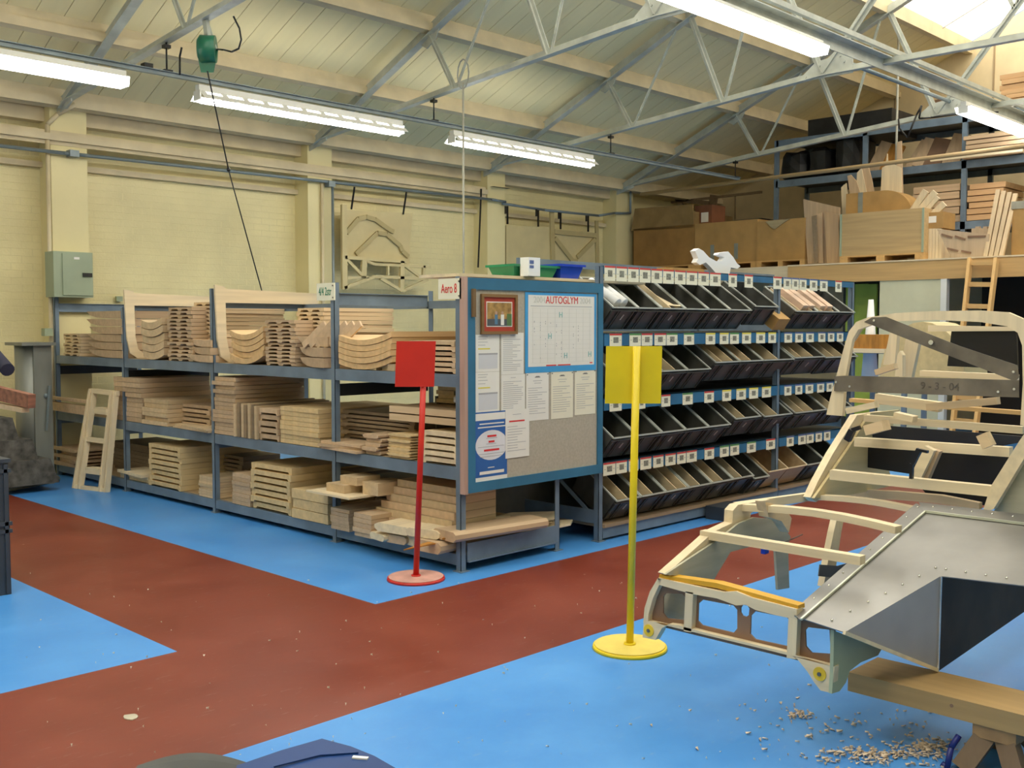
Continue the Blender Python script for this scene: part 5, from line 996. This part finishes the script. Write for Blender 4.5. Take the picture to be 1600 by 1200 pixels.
# a second trestle further on for the frame
tr2 = thing('trestle', (5.6, 1.3, 0), 'low dark trestle behind the aluminium wheel arch', 'trestle')
obj('head', MB().box(5.55, .9, .50, 5.65, 1.75, .58), oldX, tr2)
for yy in (1.0, 1.6): obj('leg', MB().box(5.57, yy, 0, 5.63, yy+.06, .5), oldX, tr2)

# ------------------------------------------------------------------ second body: seat bulkhead and upright screen frame
bd = thing('car_body_frame', (5.3, 2.3, .7), 'ash car body front section with arched upright frame and black panels', 'car body frame')
Yq = 2.60
def c2(x, y, Y=Yq): return pY(x, y, Y)
obj('side_board', MB().prism([c2(x, y) for x, y in ((1255, 776), (1266, 752), (1290, 708), (1328, 648), (1372, 642), (1345, 690), (1300, 755), (1264, 783))], (0, -.04, 0)), paleX, bd)
obj('side_panel', MB().prism([c2(x, y, Yq-.045) for x, y in ((1268, 778), (1322, 700), (1356, 645), (1402, 640), (1375, 700), (1392, 758), (1330, 772))], (0, -.015, 0)), wood('creamy_ply', (.64, .52, .28), 'X', 0), bd)
XS = 5.0
def s2(x, y, X=XS): return pX(x, y, X)
obj('side_board', MB().prism([s2(x, y, 4.75) for x, y in ((1535, 800), (1552, 796), (1640, 650), (1640, 620), (1592, 690), (1548, 760))], (.05, 0, 0)), paleX, bd)
obj('outer_panel', MB().prism([s2(x, y, 4.80) for x, y in ((1552, 800), (1600, 720), (1640, 650), (1660, 830), (1600, 810))], (.02, 0, 0)), plygrey, bd, label='grey green outer ply panel')
def hb(p, q, w, t, X, ma=paleY, name='cross_rail', parent=bd, label=None):  # band drawn in the x=X plane
    return obj(name, MB().bar(s2(*p, X), s2(*q, X), w, t, (1, 0, 0)), ma, parent, label)
hb((1300, 741), (1560, 768), .048, .05, 4.80); hb((1338, 690), (1580, 706), .045, .05, 5.05); hb((1352, 653), (1600, 672), .035, .04, 5.2)
hb((1455, 700), (1430, 752), .05, .04, 4.95); hb((1466, 703), (1445, 752), .03, .04, 4.98, beeZ)
hb((1400, 648), (1430, 655), .03, .06, 5.1)
hb((1356, 672), (1385, 664), .05, .08, 4.95, ashY, 'wood_block'); hb((1536, 678), (1546, 698), .05, .05, 4.95, ashY, 'wood_block')
for pts, X, ma, l in [([(1345, 662), (1600, 682), (1600, 690), (1560, 698), (1345, 682)], 5.35, navym, 'glossy dark panel'), ([(1330, 692), (1450, 702), (1432, 742), (1326, 726)], 5.3, blackm, 'left black panel'), ([(1462, 703), (1578, 712), (1564, 764), (1440, 752)], 5.3, blackm, 'right black panel'), ([(1430, 752), (1550, 768), (1540, 790), (1450, 775)], 5.4, blackm, 'lower black panel')]:
    obj('black_panel', MB().prism([s2(x, y, X) for x, y in pts], (.012, 0, 0)), ma, bd)
obj('clamp', MB().bar(s2(1437, 702, 4.7), s2(1425, 724, 4.7), .025, .02, (1, 0, 0)).bar(s2(1425, 724, 4.7), s2(1424, 748, 4.7), .014, .02, (1, 0, 0)).bar(s2(1436, 703, 4.7), s2(1450, 706, 4.7), .012, .02, (1, 0, 0)), blackm, bd, label='black clamp on the centre strut')
obj('latch', MB().bar(s2(1324, 688, 4.9), s2(1332, 672, 4.9), .03, .03, (1, 0, 0)).bar(s2(1332, 672, 4.9), s2(1344, 668, 4.9), .02, .02, (1, 0, 0)), blackm, bd)
b = MB(); P = [(1300, 776), (1340, 765), (1400, 768), (1470, 774), (1530, 786), (1530, 796), (1460, 786), (1400, 781), (1340, 780)]; obj('floor_rail', b.prism([s2(x, y, 5.3) for x, y in P], (.04, 0, 0)), ashY, bd)
# arched upright frame
XU = 5.02
def u(x, y, X=XU): return pX(x, y, X)
outer = [(1291, 648), (1297, 622), (1306, 590), (1318, 545), (1326, 518), (1338, 503), (1356, 496), (1400, 489), (1460, 486), (1530, 485), (1575, 488), (1598, 498), (1608, 515), (1614, 560), (1614, 668)]
inner = [(1594, 664), (1598, 600), (1597, 540), (1590, 520), (1574, 510), (1530, 503), (1460, 500), (1400, 502), (1360, 508), (1341, 515), (1332, 530), (1326, 560), (1320, 595), (1316, 650)]
obj('arched_frame', MB().prism([u(x, y) for x, y in outer+inner], (.03, 0, 0)), paleZ, bd)
obj('frame_lining', MB().prism([u(x+4, y+3, XU+.03) for x, y in [(x, y-1) for x, y in outer[3:13]]+[(x, y-5) for x, y in inner[2:11]]], (.03, 0, 0)), ashY, bd)
o1 = obj('brace_bar', MB().prism([u(x, y, XU-.004) for x, y in ((1350, 503), (1362, 496), (1384, 495), (1500, 541), (1590, 571), (1592, 590), (1586, 596), (1450, 543))], (.004, 0, 0)), steelp, bd, label='diagonal flat steel brace')
o2 = obj('brace_bar', MB().prism([u(x, y, XU-.009) for x, y in ((1304, 588), (1320, 587), (1440, 590), (1592, 594), (1592, 621), (1440, 616), (1303, 611))], (.004, 0, 0)), steelp, bd, label='horizontal flat steel brace with pencilled date')
text('pencilled_date', '9 - 3 - 04', .05, u(1468, 604, XU-.0105), '-X', mat('pencil', (.12, .10, .08), .6), bd)
b = MB()
for x, y in ((1366, 501), (1455, 535), (1584, 581), (1307, 597), (1328, 604), (1560, 612), (1585, 608)): p = u(x, y, XU-.009); b.cyl(p, p+V((-.006, 0, 0)), .006 if x != 1455 else .012, 8)
obj('screw', b, screwm, bd, kind='stuff')
hb((1325, 642), (1370, 632), .03, .05, 5.0, paleY, 'loose_strip'); hb((1370, 622), (1470, 636), .05, .05, 5.25); hb((1450, 636), (1560, 626), .035, .05, 5.2, ashY); hb((1330, 625), (1600, 645), .02, .05, 5.4, pineY); hb((1440, 583), (1590, 590), .03, .05, 5.6, paleY); hb((1370, 582), (1400, 572), .03, .05, 5.4, ashY)
# things seen through the arch
b = MB(); cc = u(1440, 560, 6.2); pts = []
for i in range(15): t = math.pi*i/14; pts.append((6.2, cc.y+.26*math.cos(t), cc.z-.12+.34*math.sin(t)))
pts += [(6.2, cc.y-.26, cc.z-.2), (6.2, cc.y+.26, cc.z-.2)]; oo = obj('curved_ply_arch', b.prism(pts, (.35, 0, 0)), wood('creamy_ply', (.64, .52, .28), 'X', 0), bd)
obj('pale_stave', MB().prism([u(x, y, 5.8) for x, y in ((1390, 520), (1402, 520), (1398, 570), (1380, 570))], (.04, 0, 0)), paleZ, bd); obj('pale_stave', MB().prism([u(x, y, 5.7) for x, y in ((1402, 555), (1406, 548), (1410, 555), (1410, 588), (1398, 588))], (.04, 0, 0)), paleZ, bd); obj('pale_stave', MB().prism([u(x, y, 5.9) for x, y in ((1415, 530), (1436, 533), (1424, 590), (1405, 590))], (.04, 0, 0)), paleZ, bd)
obj('black_board', MB().prism([u(x, y, 6.0) for x, y in ((1487, 515), (1588, 517), (1590, 577), (1480, 572))], (.02, 0, 0)), blackm, bd); obj('board_batten', MB().prism([u(x, y, 5.98) for x, y in ((1450, 508), (1600, 511), (1600, 517), (1450, 518))], (.02, 0, 0)), paleY, bd)
# ------------------------------------------------------------------ left foreground
o = thing('stacking_crate', (1.2, 3.5, 0), 'dark grey ribbed plastic crate cut by the left picture edge', 'crate')
a = fl(18, 928); hh = (EYE + ray(12, 712)*((a-EYE).xy.length/ray(12, 712).xy.length)).z
c0 = V((a.x, a.y, 0))
obj('body', MB().box(c0.x-.6, c0.y, .0, c0.x, c0.y+.4, hh-.03), crate, o); b = MB()
for z in (hh-.04, hh-.10, hh*.5, hh*.5-.045): b.box(c0.x-.61, c0.y-.012, z, c0.x+.012, c0.y+.41, z+.022)
for x in (c0.x-.02, c0.x-.2, c0.x-.4): b.box(x-.01, c0.y-.012, 0.01, x+.01, c0.y, hh-.05)
obj('rib', b, crate, o)
# boards and a rolled cloth held on a rack outside the left edge
o = thing('cantilever_arm', (2.2, 5.3, 0), 'grey storage stand outside left edge carrying board and roll', 'stand')
PA = pX(0, 616, 2.6); 
b = MB(); q0, q1 = pX(-60, 600, 2.5), pX(50, 627, 2.65); 
br_ = obj('brown_board', MB().bar(q0, q1, .05, .09), brownp, label='reddish brown timber end poking in at left edge', cat='timber')
obj('pale_batten', MB().bar(pX(-60, 622, 2.5), pX(40, 641, 2.63), .05, .03), beeX, label='pale strip beneath the reddish brown timber at left edge', cat='timber')
obj('cloth_roll', MB().cyl(pX(-40, 520, 2.6), pX(12, 578, 2.6), .05, 14, r2=.045), navyc, label='dark navy roll slanting in at left edge', cat='roll')
obj('upright', MB().box(q0.x-.12, q0.y-.03, 0, q0.x-.06, q0.y+.03, 2.0), rackm, o); obj('arm', MB().bar((q0.x-.1, q0.y, q0.z-.12), (q0.x+.12, q0.y-.03, q0.z-.10), .04, .04), rackm, o); obj('arm', MB().bar((q0.x-.1, q0.y, 1.72), (q0.x+.02, q0.y, 1.72), .04, .04), rackm, o)
# blue wing in the near foreground
zb_ = .55
o = thing('blue_wing_panel', fl(490, 1180, .4), 'glossy dark blue car panel at bottom edge, seen from above', 'car panel')
top = [(370, 1196), (440, 1172), (503, 1154), (548, 1166), (585, 1181), (625, 1204), (660, 1240), (360, 1250)]
b = MB(); R = [fl(x, y, zb_) for x, y in top]; b.prism(R, (0, 0, -.03)); obj('skin', b, bluegloss, o)
b = MB(); b.bar(fl(428, 1198, zb_+.004), fl(500, 1180, zb_+.003), .004, .004); b.bar(fl(500, 1180, zb_+.003), fl(560, 1176, zb_+.002), .004, .004); obj('crease', b, bluegloss, o)
obj('reflector_strip', MB().bar(fl(551, 1183, zb_+.002), fl(575, 1185, zb_+.002), .012, .004), whitem, o)
b = MB(); N = 14
for i in range(N):
    for j in range(6):
        f = lambda i, j: fl(180+240*i/N, 1240, .50)*(1-j/6)+fl(215+185*i/N, 1196-20*math.sin(math.pi*i/N), .50)*(j/6)+V((0, 0, -.06*(1-j/6)**2+.0))
        b.face([f(i, j), f(i+1, j), f(i+1, j+1), f(i, j+1)])
b.sm = [True]*len(b.f); obj('grey_moulding', b, greyrub, o)
obj('stand', MB().box(fl(470, 1215, .5).x-.08, fl(470, 1215, .5).y-.1, 0, fl(470, 1215, .5).x+.02, fl(470, 1215, .5).y, .52), oldX, o)
# ------------------------------------------------------------------ shavings on the floor
b = MB()
def chip(b, p, s, m):
    t = random.uniform(0, math.pi); dx, dy = math.cos(t)*s, math.sin(t)*s; w = s*random.uniform(.25, .5); px, py = -math.sin(t)*w, math.cos(t)*w; h = random.uniform(.003, .012)
    q = [V((-dx-px, -dy-py, .001)), V((dx-px, dy-py, .001+h)), V((dx+px, dy+py, .002+h*.4)), V((-dx+px, -dy+py, .003+h))]
    b.face([p+v for v in q], m); b.face([p+v+V((0, 0, .0015)) for v in reversed(q)], m)
for cx, cy, sx, sy, n in [(1380, 1185, 75, 14, 130), (1450, 1172, 40, 14, 120), (1250, 1118, 22, 8, 45), (1330, 1180, 60, 15, 60), (1420, 1160, 150, 50, 70), (1250, 1130, 150, 60, 70)]:
    for i in range(n): x, y = random.gauss(cx, sx*.5), random.gauss(cy, sy*.5); chip(b, fl(x, y), random.uniform(.005, .014) if n > 70 else random.uniform(.004, .012), 0)
obj('wood_shavings', b, chipm, label='loose curls of wood shavings on blue floor near the trestle', cat='shavings', kind='stuff')
b = MB()
for i in range(110): x, y = random.uniform(0, 1250), random.uniform(880, 1190); chip(b, fl(x, y), random.uniform(.002, .006), 0)
obj('floor_specks', b, chipw, label='tiny pale specks scattered across the painted floor', cat='debris', kind='stuff')
b = MB(); p = fl(204, 1121); b.prism([p+V((.03*math.cos(t)*random.uniform(.8, 1.1), .035*math.sin(t)*random.uniform(.8, 1.1), .0)) for t in [i*math.pi/5 for i in range(10)]], (0, 0, .004)); obj('glue_blob', b, mat('dull_scrap', (.50, .46, .36), .8), label='flat whitish scrap on the red floor, lower left', cat='debris')
# tidy helper property
for o in bpy.data.objects:
    if '_w' in o: del o['_w']
